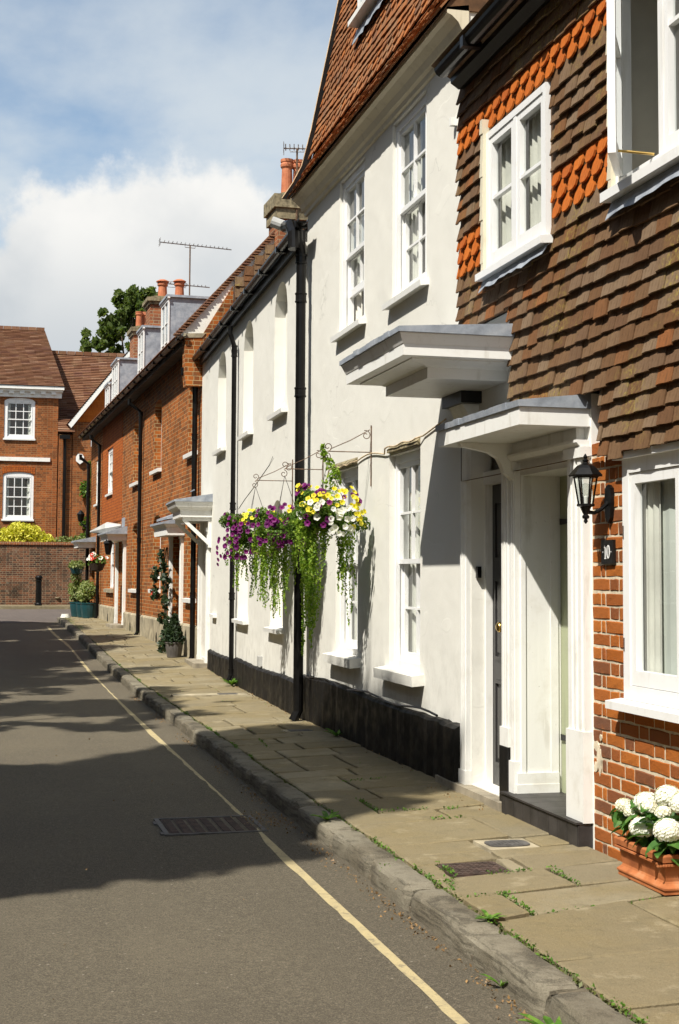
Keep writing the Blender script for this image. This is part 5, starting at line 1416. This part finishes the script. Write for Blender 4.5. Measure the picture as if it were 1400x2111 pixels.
for hi, (x, y_, z_, r_) in enumerate(heads):
    mb = MB(); nfl = int(260 * (r_ / .08) ** 2)
    for i in range(nfl):
        t = (i + .5) / nfl; ph = i * 2.39996; cz = 1 - 1.65 * t; sr = math.sqrt(max(0, 1 - cz * cz))
        n_ = Vector((sr * math.cos(ph), sr * math.sin(ph), cz)); rr = r_ * random.uniform(.9, 1.04)
        q = n_.to_track_quat('Z', 'Y').to_matrix()
        c_ = Vector((n_.x * rr, n_.y * rr, n_.z * rr * .82))
        sc = random.uniform(.8, 1.15)
        mb.add([c_ + q @ (Vector(v) * sc) for v in fl.v], fl.f)
    mb.lathe([(r_ * .5, -r_ * .4), (r_ * .86, -.1 * r_), (r_ * .86, .3 * r_), (r_ * .5, r_ * .6)], (0, 0), 10)
    o = mb.obj('flower_head', 'petal_white' if r_ > .055 else 'petal_cream', hy); o.location = (x, y_, z_)

# ------------------------------------------------------------------ flower baskets
def flower_mesh(mat, r, centre=None):
    mb = MB(); n = 10
    pts = [(r * (1.0 if i % 2 == 0 else .84) * math.cos(2 * math.pi * i / n), r * (1.0 if i % 2 == 0 else .84) * math.sin(2 * math.pi * i / n), .25 * r + (.06 * r if i % 2 else 0)) for i in range(n)]
    mid = [(.45 * r * math.cos(2 * math.pi * i / n), .45 * r * math.sin(2 * math.pi * i / n), .12 * r) for i in range(n)]
    mb.add([(0, 0, -.35 * r)] + mid + pts, [(0, 1 + i, 1 + (i + 1) % n) for i in range(n)] + [(1 + i, 11 + i, 11 + (i + 1) % n, 1 + (i + 1) % n) for i in range(n)])
    return mb.mesh('petunia', mat)
FLW = {k: flower_mesh('petal_' + k, r) for k, r in (('purple', .029), ('yellow', .025), ('white', .030), ('red', .034))}

def scroll(c, r0, turns, flip=1, start=0.0, n=18):
    return [(c[0], c[1] + flip * (r0 * (1 - .75 * i / n)) * math.cos(start + turns * 2 * math.pi * i / n), c[2] + (r0 * (1 - .75 * i / n)) * math.sin(start + turns * 2 * math.pi * i / n)) for i in range(n + 1)]

def hanging_basket(F, u, zarm, arm, rad, zb, recipe, trails, lab, blab, nleaf=7000, wide=.34, ro=.27, rz=.20):
    br = F.thing('basket_bracket', blab, 'bracket', u, 0, zarm - .22)
    mb = MB(); L = arm
    mb.tube([(0, .008, -.08), (0, .008, .46)], .0055, 6); mb.tube([(0, .008, .22), (0, L, .22)], .005, 6)
    mb.tube([(0, .02, .42), (0, L * .5, .32), (0, L - .02, .24)], .0045, 6)
    mb.tube(scroll((0, .055, .37), .045, 1.2, 1, 1.2), .004, 5); mb.tube(scroll((0, L, .26), .04, 1.2, -1, -1.6), .004, 5); mb.tube(scroll((0, L + .01, .17), .04, 1.2, 1, 1.6), .004, 5)
    mb.obj('scrollwork', 'rusty_wire', br)
    b = F.thing('hanging_basket', lab, 'flower basket', u, L, zb)
    bw = MB().lathe([(.03, -rad * .62), (rad * .6, -rad * .5), (rad * .92, -rad * .2), (rad, 0), (rad * .95, 0), (rad * .8, -.03), (0.02, -.03)], (0, 0), 18); bw.obj('basket', 'coir', b)
    ch = MB()
    for a in (.3, 2.4, 4.5): ch.tube([(rad * math.cos(a), rad * math.sin(a), 0), (0, 0, zarm - zb - .07)], .003, 4)
    ch.obj('chain', 'iron_grey', b)
    cl = []
    for k in range(26):   # loose clumps give the mound an uneven outline
        a = random.uniform(0, 6.28); q = random.uniform(.45, 1.0); zz = random.uniform(-.12, .17)
        cl.append(ball_pts(nleaf // 26, (wide * q * math.cos(a), ro * q * math.sin(a), zz), (.09, .085, .075)))
    leaf_cloud('foliage', 'leaf_basket', np.vstack(cl), .021, b)
    for kind, n, (y0, y1), (z0, z1) in recipe:
        for i in range(n):
            yy = random.uniform(y0, y1); z_ = random.uniform(z0, z1)
            k = max(.05, 1 - (yy / (ro * 1.15)) ** 2 - (max(0, z_) / (rz * 1.35)) ** 2)
            x = -wide * math.sqrt(k) * random.uniform(.75, 1.08)
            n_ = Vector((x * 2.2 - .25, yy * 1.8 + .12, z_ * 1.6 + .15)).normalized()
            e = n_.to_track_quat('Z', 'Y').to_euler(); e.rotate_axis('Z', random.uniform(0, 6))
            s_ = random.uniform(.8, 1.15)
            link('flower', FLW[kind], b, (x, yy, z_), e, (s_, s_, s_))
    tp = []
    for (y0, L_, n) in trails:
        for k in range(int(n * 1.4)):
            sx = random.uniform(-.16, .12); sy = y0 + random.gauss(0, .017); ln = L_ * random.uniform(.4, 1.0)
            ph = random.uniform(0, 6); m = int(ln / .0088)
            for i in range(m):
                t = i / m; zz = -.04 - ln * t
                tp.append((sx + .022 * math.sin(ph + t * 5) + random.gauss(0, .013 * (1.2 - t)), sy + .02 * math.cos(ph + t * 4) + random.gauss(0, .013 * (1.2 - t)), zz))
    leaf_cloud('trailing_strands', 'leaf_trail', tp, .022, b, elong=1.25)
    return b, br
hanging_basket(F0, 12.06, 2.72, .40, .19, 2.16,
    [('purple', 12, (.05, .32), (-.10, .2)), ('yellow', 36, (-.24, .28), (.06, .25)), ('yellow', 14, (-.31, -.16), (-.12, .14)), ('yellow', 8, (.05, .25), (.0, .1)), ('white', 22, (-.16, .06), (-.17, .06)), ('white', 10, (.10, .30), (-.08, .10)), ('purple', 7, (.10, .30), (.12, .25)), ('purple', 5, (-.26, -.08), (.08, .2))],
    [(.16, 1.24, 15), (.13, .9, 8), (.03, .35, 8), (-.13, .66, 14), (-.20, 1.0, 4), (.25, .5, 8)],
    'hanging basket of yellow and white petunias nearest the dark door', 'scrolled wire bracket nearest the dark door', ro=.29, rz=.21)
hanging_basket(F0, 13.9, 2.70, .40, .18, 2.12,
    [('purple', 75, (-.30, .30), (-.2, .21)), ('white', 5, (-.28, -.1), (.05, .18)), ('yellow', 4, (-.2, .1), (.12, .2))],
    [(-.22, .98, 13), (-.10, .55, 9), (.0, .85, 14), (.13, .62, 9), (.2, .8, 10), (.27, .45, 6)],
    'hanging basket full of purple petunias, middle of the three', 'scrolled wire bracket carrying the middle basket', ro=.30, rz=.21)
hanging_basket(FW, .63, 2.68, .42, .18, 2.10,
    [('purple', 78, (-.30, .36), (-.28, .20)), ('purple', 16, (.2, .42), (-.36, .08)), ('yellow', 22, (-.28, .22), (.08, .25))],
    [(-.22, .9, 12), (-.10, .55, 8), (.02, .8, 12), (.12, .5, 8), (.2, .68, 8), (.3, .4, 5)],
    'hanging basket of purple and yellow petunias nearest the brick terrace', 'scrolled wire bracket nearest the brick terrace', ro=.33, rz=.21)
# climbing strand twined up the chains of the near basket
tw = F0.thing('climbing_strand', 'leafy strand climbing the chains above the yellow and white basket', 'plant', 12.06, .42, 2.3)
tp = []
for i in range(420):
    t = random.random(); tp.append((.10 * (1 - t) * math.sin(t * 9) + random.gauss(0, .03 * (1.2 - t)), .03 * math.cos(t * 7) + random.gauss(0, .03 * (1.2 - t)) - .15 * (1 - t) * random.random(), .02 + .46 * t))
leaf_cloud('foliage', 'leaf_trail', tp, .024, tw)

# small basket with red and white flowers on the terrace
def small_basket(F, u, o, z, rad, cols, lab, leaf, nleaf=260, flowers=22, bowl='coir', trail=0):
    b = F.thing('hanging_basket', lab, 'flower basket', u, o, z)
    MB().lathe([(.04, -rad * 1.0), (rad * .7, -rad * .8), (rad * 1.02, 0), (rad * .9, 0), (.02, -.04)], (0, 0), 14).obj('basket', bowl, b)
    MB().tube([(0, 0, -.02), (0, 0, .55), (0, -o + .01, .55)], .008, 5).obj('hanger', 'black_iron', b)
    pts = ball_pts(nleaf, (0, 0, .06), (rad * 1.25, rad * 1.25, rad * .75))
    if trail: pts = np.vstack([pts, ball_pts(trail, (0.1, 0, -.2), (rad * .8, rad * .8, rad * 1.5))])
    leaf_cloud('foliage', leaf, pts, .06, b)
    for i in range(flowers):
        a = random.uniform(0, 6.28); q = random.uniform(.3, 1.15) * rad; c = random.choice(cols)
        n_ = Vector((math.cos(a) * .6 - .5, math.sin(a) * .6 + .3, .6)).normalized()
        link('flower', FLW[c], b, (q * math.cos(a), q * math.sin(a), .08 + rad * random.uniform(.1, 1.0) * (1.25 - q / rad / 1.2)), n_.to_track_quat('Z', 'Y').to_euler(), (1.7,) * 3)
    return b
small_basket(FB, 10.6, .62, 1.92, .20, ['red', 'white', 'white'], 'hanging basket of red and white flowers by the white doorposts', 'leaf_basket', 160, 26)
small_basket(FB, 16.6, .55, 1.85, .20, ['yellow'], 'teal hanging basket trailing yellow-green foliage at the terrace end', 'leaf_variegated', 420, 0, 'pot_teal', 260)

# climbing rose on the white porch post
cl = FB.thing('climbing_rose', 'dark climbing rose trained up the white porch post', 'climber', 3.05, .12, gz(26.9) + .13)
st = MB()
for k in range(3): st.tube([(.06 * math.sin(k * 2 + i), .03 * math.cos(k + i * .9), i * .24) for i in range(9)], .012, 5)
st.obj('stems', 'bark', cl)
tp = []
for (cx, cy, cz, r_, n) in ((.1, .08, 1.75, .13, 45), (.5, .12, 1.42, .17, 80), (.55, .12, 1.05, .16, 60), (-.35, .06, 1.25, .2, 70), (-.1, .06, 1.55, .13, 35), (-.35, .05, .9, .16, 45), (.0, .08, .6, .12, 25), (-.45, .05, .55, .13, 30)): tp.append(ball_pts(n, (cx, cy, cz), (r_, r_ * .5, r_)))
leaf_cloud('foliage', 'leaf_dark', np.vstack(tp), .075, cl)
for (x, z_, c) in ((.5, 1.55, 'red'), (.55, 1.05, 'red'), (-.3, 1.35, 'white')): link('flower', FLW[c], cl, (x, .16, z_), (-1.2, 0, .6), (1.1,) * 3)

# pots
def potted(F, u, o, z, r, h, mat, lab, leafm, spread, ht, n, lsize, cat='potted plant', name='potted_shrub', cone=False, group=None):
    t = F.thing(name, lab, cat, u, o, z, group)
    MB().lathe([(r * .72, 0), (r * .78, .01), (r * .95, h * .6), (r, h * .92), (r * 1.06, h * .93), (r * 1.06, h), (r * .94, h), (r * .9, h - .04), (.02, h - .04)], (0, 0), 18).obj('pot', mat, t, False)
    if cone:
        k = rng.uniform(0, 1, n) ** .8; a = rng.uniform(0, 6.28, n); rr = spread * (1 - k * .85) * np.sqrt(rng.uniform(.2, 1, n))
        pts = np.stack([rr * np.cos(a), rr * np.sin(a), h - .03 + ht * k], 1)
    else:
        P = [ball_pts(n // 6, (random.uniform(-.4, .4) * spread, random.uniform(-.4, .4) * spread, h + ht * random.uniform(.25, .7)), (spread * .6, spread * .6, ht * .38), .3) for _ in range(6)]
        pts = np.vstack(P)
    leaf_cloud('foliage', leafm, pts, lsize, t)
    MB().tube([(0, 0, h - .05), (.02, .01, h + ht * .5)], .02, 6).obj('stem', 'bark', t)
    return t
potted(FB, 15.8, .27, pav(2.9, 39.4), .24, .42, 'pot_teal', 'variegated shrub in a teal pot, nearest the downpipe', 'leaf_variegated', .34, .55, 900, .06)
potted(FB, 16.35, .36, pav(2.8, 40.2), .22, .40, 'pot_teal', 'variegated shrub in a teal pot, middle of the three', 'leaf_variegated', .36, .6, 900, .06)
potted(FB, 16.95, .46, pav(2.6, 40.8), .24, .42, 'pot_teal', 'variegated shrub in a teal pot, closest to the garden wall', 'leaf_variegated', .36, .62, 900, .06)
potted(FB, .95, .27, pav(3.2, 24.8), .155, .27, 'pot_grey', 'dwarf conifer in a ribbed grey pot by the brick terrace', 'leaf_dark', .2, .5, 1500, .05, cone=True, name='potted_conifer')
sp_ = FB.thing('ivy_clump', 'dark ivy spilling on the pavement beside the conifer pot', 'plant', 2.0, .2, pav(3.2, 25.6))
leaf_cloud('foliage', 'leaf_dark', np.vstack([ball_pts(420, (0, 0, .12), (.45, .2, .15)), ball_pts(260, (.15, -.02, .32), (.25, .16, .16))]), .06, sp_)
MB().lathe([(.1, 0), (.13, .14), (.12, .15)], (.3, 0), 10).obj('pot', 'terracotta', sp_)

# lantern on a bracket at the terrace end
tl = FB.thing('bracket_lamp', 'black bracket lamp on the far terrace pipe, seen against the far house', 'lamp', 18.5, .05, 3.15)
MB().tube([(0, 0, .0), (0, .1, -.08), (0, .22, 0), (0, .24, .06)], .02, 8).obj('arm', 'black_iron', tl); MB().lathe([(.05, .06), (.09, .1), (.12, .27), (.13, .28), (.04, .38), (.01, .4)], (0, .24), 6).obj('lamp_head', 'black_iron', tl)
tl = FB.thing('porch_lantern', 'dark glazed lantern under the terrace porch behind the red and white basket', 'lantern', 10.05, .42, 2.12)
MB().lathe([(.05, 0), (.07, .02), (.11, .26), (.14, .27), (.05, .36), (.01, .38)], (0, 0), 6).obj('cage', 'black_iron', tl); MB().tube([(0, 0, .36), (0, -.42, .38)], .012, 6).obj('arm', 'black_iron', tl)

# ------------------------------------------------------------------ aerials
def yagi(name, lab, F, u, o, z, mast, L, n, el=.11, dirx=(0, 1, 0), tilt=0.0, refl=True, loop=None):
    t = F.thing(name, lab, 'aerial', u, o, z)
    MB().tube([(0, 0, 0), (0, 0, mast)], .017, 6).obj('mast', 'rusty_wire', t)
    d = Vector(dirx).normalized(); sidev = Vector((0, 0, 1)).cross(d).normalized()
    mb = MB(); c = Vector((0, 0, mast)); a = c + d * L * .42 + Vector((0, 0, tilt)); b = c - d * L * .58 - Vector((0, 0, tilt))
    mb.tube([a, b], .015, 5)
    mb.tube([c + d * .12 + Vector((0, 0, -.0)), c + d * .12 - Vector((0, 0, .06)), c - d * .12 - Vector((0, 0, .06)), c - d * .12], .008, 5)
    for i in range(n):
        p = a.lerp(b, .06 + .93 * i / n); w = el * (1 - .35 * i / n); mb.tube([p + sidev * w + Vector((0, 0, .03)), p - sidev * w + Vector((0, 0, .012))], .009, 4)
    mb.obj('boom', 'steel', t)
    if refl:
        rf_ = MB()
        for zz in (-.07, -.03, .03, .07): rf_.tube([a + sidev * .16 + Vector((0, 0, zz)), a - sidev * .16 + Vector((0, 0, zz))], .005, 4)
        rf_.tube([a + Vector((0, 0, -.09)), a + Vector((0, 0, .09))], .007, 4); rf_.obj('reflector', 'steel', t)
    if loop:
        rr, lz = loop
        mb = MB(); mb.tube([(.25 + rr * math.cos(q), .12 + rr * math.sin(q) , lz) for q in [i * math.pi / 9 for i in range(19)]], .007, 4); mb.tube([(0, 0, lz), (.25, .12, lz)], .01, 4); mb.obj('loop', 'steel', t)
    return t
yagi('aerial', 'long comb aerial high on a rusty mast over the terrace roof', FB, 9.2, -1.3, 7.6, 1.85, 1.72, 16, .10, (0, 1, .04), -.0, True)
yagi('aerial', 'lower comb aerial with a ring beside the terrace chimney pots', FB, 9.4, -1.12, 7.6, .93, 1.2, 12, .08, (0, 1, .03), 0, False, (.33, .98))
yagi('aerial', 'tangled aerial clamped to the clay chimney pots by the tall house', FB, -.3, -1.56, 7.3, 1.72, .55, 7, .16, (.25, 1, 0), 0, True)
yagi('aerial', 'small aerial peeping out behind the steep roof edge', F0, 15.6, -1.4, 6.0, 3.2, .5, 4, .16, (0, 1, 0), 0, True)

# cut flowers on the inner sill of the near window
vz = F0.thing('window_flowers', 'pink cut flowers standing inside the near ground floor window', 'flowers', 6.36, -.058, 1.06)
MB().tube([(0, 0, 0), (.004, 0, .12), (-.004, 0, .26)], .004, 5).obj('stem', 'leaf_weed', vz)
leaf_cloud('petals', 'petal_pink', np.vstack([ball_pts(60, (0, 0, .20), (.045, .008, .035)), ball_pts(45, (.02, 0, .14), (.035, .008, .03))]), .02, vz)
leaf_cloud('leaves', 'leaf_hydrangea', ball_pts(30, (-.01, 0, .27), (.03, .008, .05)), .025, vz)

# ------------------------------------------------------------------ plants in the ground, trees
def tree(name, lab, loc, trunk_h, crown, leafm, leaf, seed, lean=(0, 0), limbs=7, keep=None):
    t = thing(name, lab, 'tree', loc)
    rr = random.Random(seed)
    tb = MB(); top = crown[0][0][2]
    tb.tube([(0, 0, -.2), (.05 + lean[0] * .3, .03, trunk_h * .5), (lean[0], lean[1], trunk_h), (lean[0] * 1.2, lean[1] * 1.2, top)], .2, 9, [.30, .22, .17, .05])
    for (c, r, n) in crown[:limbs]:
        z0 = trunk_h * rr.uniform(.7, 1.1)
        tb.tube([(lean[0], lean[1], z0), ((lean[0] + c[0]) * .55, (lean[1] + c[1]) * .55, (z0 + c[2]) * .5 + .3), (c[0], c[1], c[2])], .07, 6, [.09, .06, .02])
    tb.obj('trunk', 'bark', t)
    pts = []
    for (c, r, n) in crown:
        k = max(6, n // 40)
        cl = ball_pts(k, c, r, .35)
        for q in cl: pts.append(ball_pts(40, q, np.asarray(r) * .30, 0))
    pts = np.vstack(pts)
    if keep is not None: pts = pts[keep(pts + np.asarray(loc))]
    leaf_cloud('crown', leafm, pts, leaf, t)
    return t
def blob_crown(seed, n, rx, ry, z0, z1, per, rmin=.8, rmax=1.3, squash=.9):
    rr = random.Random(seed); out = []
    for i in range(n):
        a = rr.uniform(0, 6.28); q = math.sqrt(rr.random()); z = rr.uniform(z0, z1)
        f = math.sqrt(max(.08, 1 - ((z - (z0 + z1) / 2) / ((z1 - z0) / 2) * .85) ** 2))
        R_ = rr.uniform(rmin, rmax)
        out.append(((q * rx * f * math.cos(a), q * ry * f * math.sin(a), z), (R_, R_, R_ * squash), per))
    out.sort(key=lambda c: -c[0][2])
    return out
# tree behind the terrace, seen over the roofs
tree('broadleaf_tree', 'broad green tree rising behind the far tiled roof', (7.5, 76, .5), 9, blob_crown(4, 44, 2.6, 2.4, 10.0, 16.0, 460, .45, .9), 'leaf_tree', .22, 5)
tree('broadleaf_tree', 'top of a green tree just showing above the terrace roofs', (10.4, 60, .5), 7, blob_crown(9, 16, 1.6, 1.6, 8.6, 12.0, 900, .5, .9), 'leaf_tree', .2, 6)
# trees on the other side of the road, which shade it
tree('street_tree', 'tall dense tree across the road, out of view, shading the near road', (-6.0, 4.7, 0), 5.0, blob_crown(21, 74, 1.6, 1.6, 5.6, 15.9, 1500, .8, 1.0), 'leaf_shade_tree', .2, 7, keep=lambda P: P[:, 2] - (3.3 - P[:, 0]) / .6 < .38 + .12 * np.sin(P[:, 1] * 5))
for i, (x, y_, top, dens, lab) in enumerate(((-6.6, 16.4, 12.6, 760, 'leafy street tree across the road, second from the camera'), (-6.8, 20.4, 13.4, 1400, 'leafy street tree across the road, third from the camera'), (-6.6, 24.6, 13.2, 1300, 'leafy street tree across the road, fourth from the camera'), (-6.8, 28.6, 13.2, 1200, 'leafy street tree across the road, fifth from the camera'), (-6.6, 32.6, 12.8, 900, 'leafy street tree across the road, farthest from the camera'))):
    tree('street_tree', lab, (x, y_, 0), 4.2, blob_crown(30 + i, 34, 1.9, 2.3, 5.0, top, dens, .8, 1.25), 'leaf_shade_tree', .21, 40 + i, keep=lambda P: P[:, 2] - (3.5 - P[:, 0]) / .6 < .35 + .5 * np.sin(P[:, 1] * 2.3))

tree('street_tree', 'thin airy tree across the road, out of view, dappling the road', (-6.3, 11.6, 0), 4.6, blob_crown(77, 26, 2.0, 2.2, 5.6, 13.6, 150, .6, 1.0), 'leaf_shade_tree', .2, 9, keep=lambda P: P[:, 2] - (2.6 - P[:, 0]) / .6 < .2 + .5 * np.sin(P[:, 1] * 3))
# unseen houses added on the other side of the road and behind the camera: they close the street and cut off the low sky
def plain_house(name, lab, loc, rz, L, eave, depth, mat, seed):
    rr = random.Random(seed); h = thing(name, lab, 'house', loc, rz); ops = []
    u = 1.0
    while u < L - 1.8:
        for z0 in (1.0, 3.9, 6.6)[:3 if eave > 8 else 2]: ops.append(dict(u0=u, u1=u + 1.0, z0=z0, z1=z0 + 1.5, depth=.12))
        u += 2.4
    wall_mesh(0, L, 0, eave, ops).obj('wall', mat, h)
    for p in ops:
        f = MB(); a, b, c, d = p['u0'], p['u1'], p['z0'], p['z1']
        for q in ((a, a + .06, c, d), (b - .06, b, c, d), (a + .06, b - .06, c, c + .06), (a + .06, b - .06, d - .06, d), ((a + b) / 2 - .02, (a + b) / 2 + .02, c + .06, d - .06), (a + .06, b - .06, (c + d) / 2 - .02, (c + d) / 2 + .02)): f.box(q[0], q[1], -.12, -.07, q[2], q[3])
        w_ = f.obj('window', 'window_white', h); MB().quad((a, -.11, c), (b, -.11, c), (b, -.11, d), (a, -.11, d)).obj('pane', 'glass', w_)
    MB().box(.05, L - .05, -depth, -.35, 0, eave).obj('rear_wall', mat, h)
    MB().prism([(.3, eave - .05), (-depth / 2, eave + depth * .42), (-depth - .3, eave - .05)], 'u', -.1, L + .1).obj('roof', 'tile_far', h)
plain_house('added_facing_house', 'added brick house across the road, out of view beside the camera', (-9.2, 9.5, 0), -math.pi / 2, 24, 9.4, 8, 'brick_far', 1)
plain_house('added_facing_house', 'added brick house across the road, out of view farther along', (-9.2, 45, 0), -math.pi / 2, 35, 9.6, 8, 'brick_garden', 2)
plain_house('added_neighbour_house', 'added brick house on the near side, out of view behind the camera', (3.3, -14, 0), math.pi / 2, 17.4, 6.0, 7, 'brick_far', 3)

# golden shrub and greenery over the garden wall
ys_ = thing('golden_shrub', 'bright yellow-green shrub topping the garden wall below the sash window', 'shrub', (1.35, 54.3, 1.6))
leaf_cloud('foliage', 'leaf_golden', np.vstack([ball_pts(900, (x, 0, z), (.5, .45, .45), .3) for x, z in ((-.65, 1.35), (-.1, 1.6), (.35, 1.5), (.75, 1.2), (-.3, 1.2), (.2, 1.15))]), .07, ys_, elong=2.4)
MB().tube([(0, 0, -1.1), (.05, 0, .6), (0, 0, 1.5)], .06, 6).obj('stem', 'bark', ys_)
gs = thing('green_shrub', 'low green shrub along the garden wall top beside the golden one', 'shrub', (3.0, 54.3, 1.6))
leaf_cloud('foliage', 'leaf_variegated', np.vstack([ball_pts(300, (x, 0, z), (.4, .3, .2), .2) for x, z in ((-.6, 1.25), (-.1, 1.3), (.4, 1.35), (.8, 1.2))]), .07, gs)
MB().tube([(0, 0, -1.1), (0, 0, 1.2)], .05, 6).obj('stem', 'bark', gs)
gs = thing('dark_shrub', 'dark shrub at the left end of the garden wall top', 'shrub', (.1, 54.4, 1.6))
leaf_cloud('foliage', 'leaf_dark', np.vstack([ball_pts(500, (x, 0, z), (.5, .4, .5), .2) for x, z in ((-.3, 1.6), (.1, 1.5))]), .08, gs); MB().tube([(0, 0, -1.1), (0, 0, 1.5)], .05, 6).obj('stem', 'bark', gs)
iv = thing('wall_climber', 'green climber on the far brick wing behind the black pipe', 'climber', (4.0, 55.25, .5))
leaf_cloud('foliage', 'leaf_basket', np.vstack([ball_pts(200, (random.uniform(-.25, .2), 0, 2.6 + i * .28), (.35, .1, .22)) for i in range(11)]), .1, iv)
MB().tube([(0, .02, 0), (.05, .02, 3), (0, .02, 5.4)], .03, 5).obj('stem', 'bark', iv)

# weeds: rosettes one can pick out, then the fine growth in the joints
def weed(lab, x, y_, z, r, n, up=.5, mat='leaf_weed'):
    t = thing('weed_plant', lab, 'weed', (x, y_, z))
    mb = MB()
    for i in range(n):
        a = 2.4 * i + random.uniform(-.3, .3); L = r * random.uniform(.7, 1.15); w = L * random.uniform(.22, .32); el_ = random.uniform(up * .5, up * 1.3)
        d = Vector((math.cos(a), math.sin(a), 0)); s_ = Vector((-math.sin(a), math.cos(a), 0)); prev = None
        for k in range(5):
            q = k / 4; p = d * L * q + Vector((0, 0, .006 + L * (math.sin(el_) * q - .55 * q * q * math.sin(el_) * .8))); ww = w * math.sin(math.pi * min(.97, q * .85 + .1)) * (1 + .25 * (k % 2))
            cur = (p - s_ * ww * .5 + Vector((0, 0, ww * .2)), p, p + s_ * ww * .5 + Vector((0, 0, ww * .2)))
            if prev: mb.quad(prev[0], cur[0], cur[1], prev[1]); mb.quad(prev[1], cur[1], cur[2], prev[2])
            prev = cur
    mb.obj('leaves', mat, t)
weed('leafy dandelion in the gutter at the foot of the nearest kerb', 1.985, 4.78, .0, .13, 11, 1.1)
weed('dandelion hanging over the kerb joint by the shadow edge', 2.09, 8.66, .115, .11, 9, .6)
weed('small upright weed against the kerb face above the dandelion', 2.02, 5.42, .0, .08, 6, 1.3)
weed('flat leafy weed on the kerb top below the access cover', 2.19, 6.02, .115, .075, 9, .5)
weed('weed at the foot of the black plinth in the sun', 3.2, 12.9, pav(3.2, 12.9), .12, 10, 1.1)
weed('bushy weed by the black pipe of the white cottage', 3.28, 19.1, pav(3.3, 19.1), .16, 14, 1.2)
tp = []
def strip(x0, y0, x1, y1, n, w, h):
    for i in range(n):
        q = random.random(); tp.append((x0 + (x1 - x0) * q + random.gauss(0, w), y0 + (y1 - y0) * q + random.gauss(0, w), pav(x0, y0 + (y1 - y0) * q) + random.uniform(-.008, h)))
yk = 3.0
while yk < 24:
    if random.random() < .55: strip(2.197, yk, 2.203, yk + random.uniform(.15, .5), random.randrange(30, 110), .010, .018)
    yk += random.uniform(.25, .6)
strip(2.42, 6.06, 2.42, 6.48, 190, .009, .02); strip(XK, 6.47, 2.6, 6.5, 90, .008, .015); strip(2.84, 6.5, 2.86, 6.95, 110, .008, .02); strip(2.34, 6.9, 2.34, 7.22, 140, .01, .02); strip(2.5, 6.9, 2.75, 6.92, 130, .01, .02)
strip(2.42, 6.05, 3.1, 6.2, 120, .006, .012); strip(2.3, 6.9, XK, 6.6, 120, .02, .015); strip(2.48, 8.85, 2.48, 9.38, 170, .01, .02); strip(2.5, 8.88, 2.8, 8.86, 130, .012, .025); strip(2.7, 8.5, 2.95, 8.5, 110, .012, .025); strip(2.9, 8.8, 3.0, 8.82, 60, .01, .025)
strip(2.6, 10.2, 2.9, 10.25, 120, .012, .02); strip(2.45, 12.4, 2.5, 13.0, 120, .012, .02)
strip(2.05, 7.2, 2.23, 7.5, 80, .02, .015); strip(2.2, 33, 2.2, 39.6, 700, .05, .09); strip(3.2, 30.5, 3.3, 35, 160, .08, .12)
for i in range(70):
    y_ = random.uniform(9, 34); strip(random.uniform(2.25, wall_x(y_)), y_, wall_x(y_) - .02, y_ + .02, 6, .02, .012)
leaf_cloud('weeds', 'leaf_weed', tp[::2] if len(tp) < 10 else [q for i, q in enumerate(tp) if i % 5 < 3], .0115, kind='stuff', label='low green weeds growing in the paving and kerb joints', nrm_up=1.0)
mp2 = []
for i in range(2600):
    y_ = random.uniform(3, 30); mp2.append((random.gauss(2.198, .007), y_, pav(2.2, y_) - .012 + random.uniform(0, .008)))
leaf_cloud('moss', 'leaf_moss', mp2, .016, kind='stuff', label='dark moss in the joint behind the kerb', nrm_up=2.0)
lt_ = []
for i in range(1500):
    y_ = random.choice([4.7, 5.3, 6.4, 7.0, 8.2, 9.4, 10.5, 12, 14, 16.5, 19]) + random.gauss(0, .35); lt_.append((2.01 - abs(random.gauss(0, .045)), y_, .002 + random.uniform(-.01, .004) + gz(y_)))
for i in range(420):
    y_ = random.uniform(10.2, 23); lt_.append((wall_x(y_) - .02 - abs(random.gauss(0, .05)), y_, pav(3.2, y_) + .004))
for i in range(260): lt_.append((random.gauss(1.87, .09), random.gauss(9.45, .2), random.uniform(-.012, .012)))
for i in range(60): lt_.append((random.uniform(3.05, 3.25), random.uniform(8.7, 9.9), pav(3.15, 9) + .004))
for i in range(40): y_ = random.uniform(4, 14); lt_.append((random.uniform(.2, 3.1), y_, (pav(2.6, y_) + .004) if lt_[-1][0] > 2.2 else .004))
lt_ = [p if not (p[0] > 2.2) else (p[0], p[1], pav(p[0], p[1]) + .004) for p in lt_]
leaf_cloud('leaf_litter', 'leaf_dry', lt_, .0125, kind='stuff', label='dry leaf litter and grit in the gutter and along the walls', nrm_up=3.0)
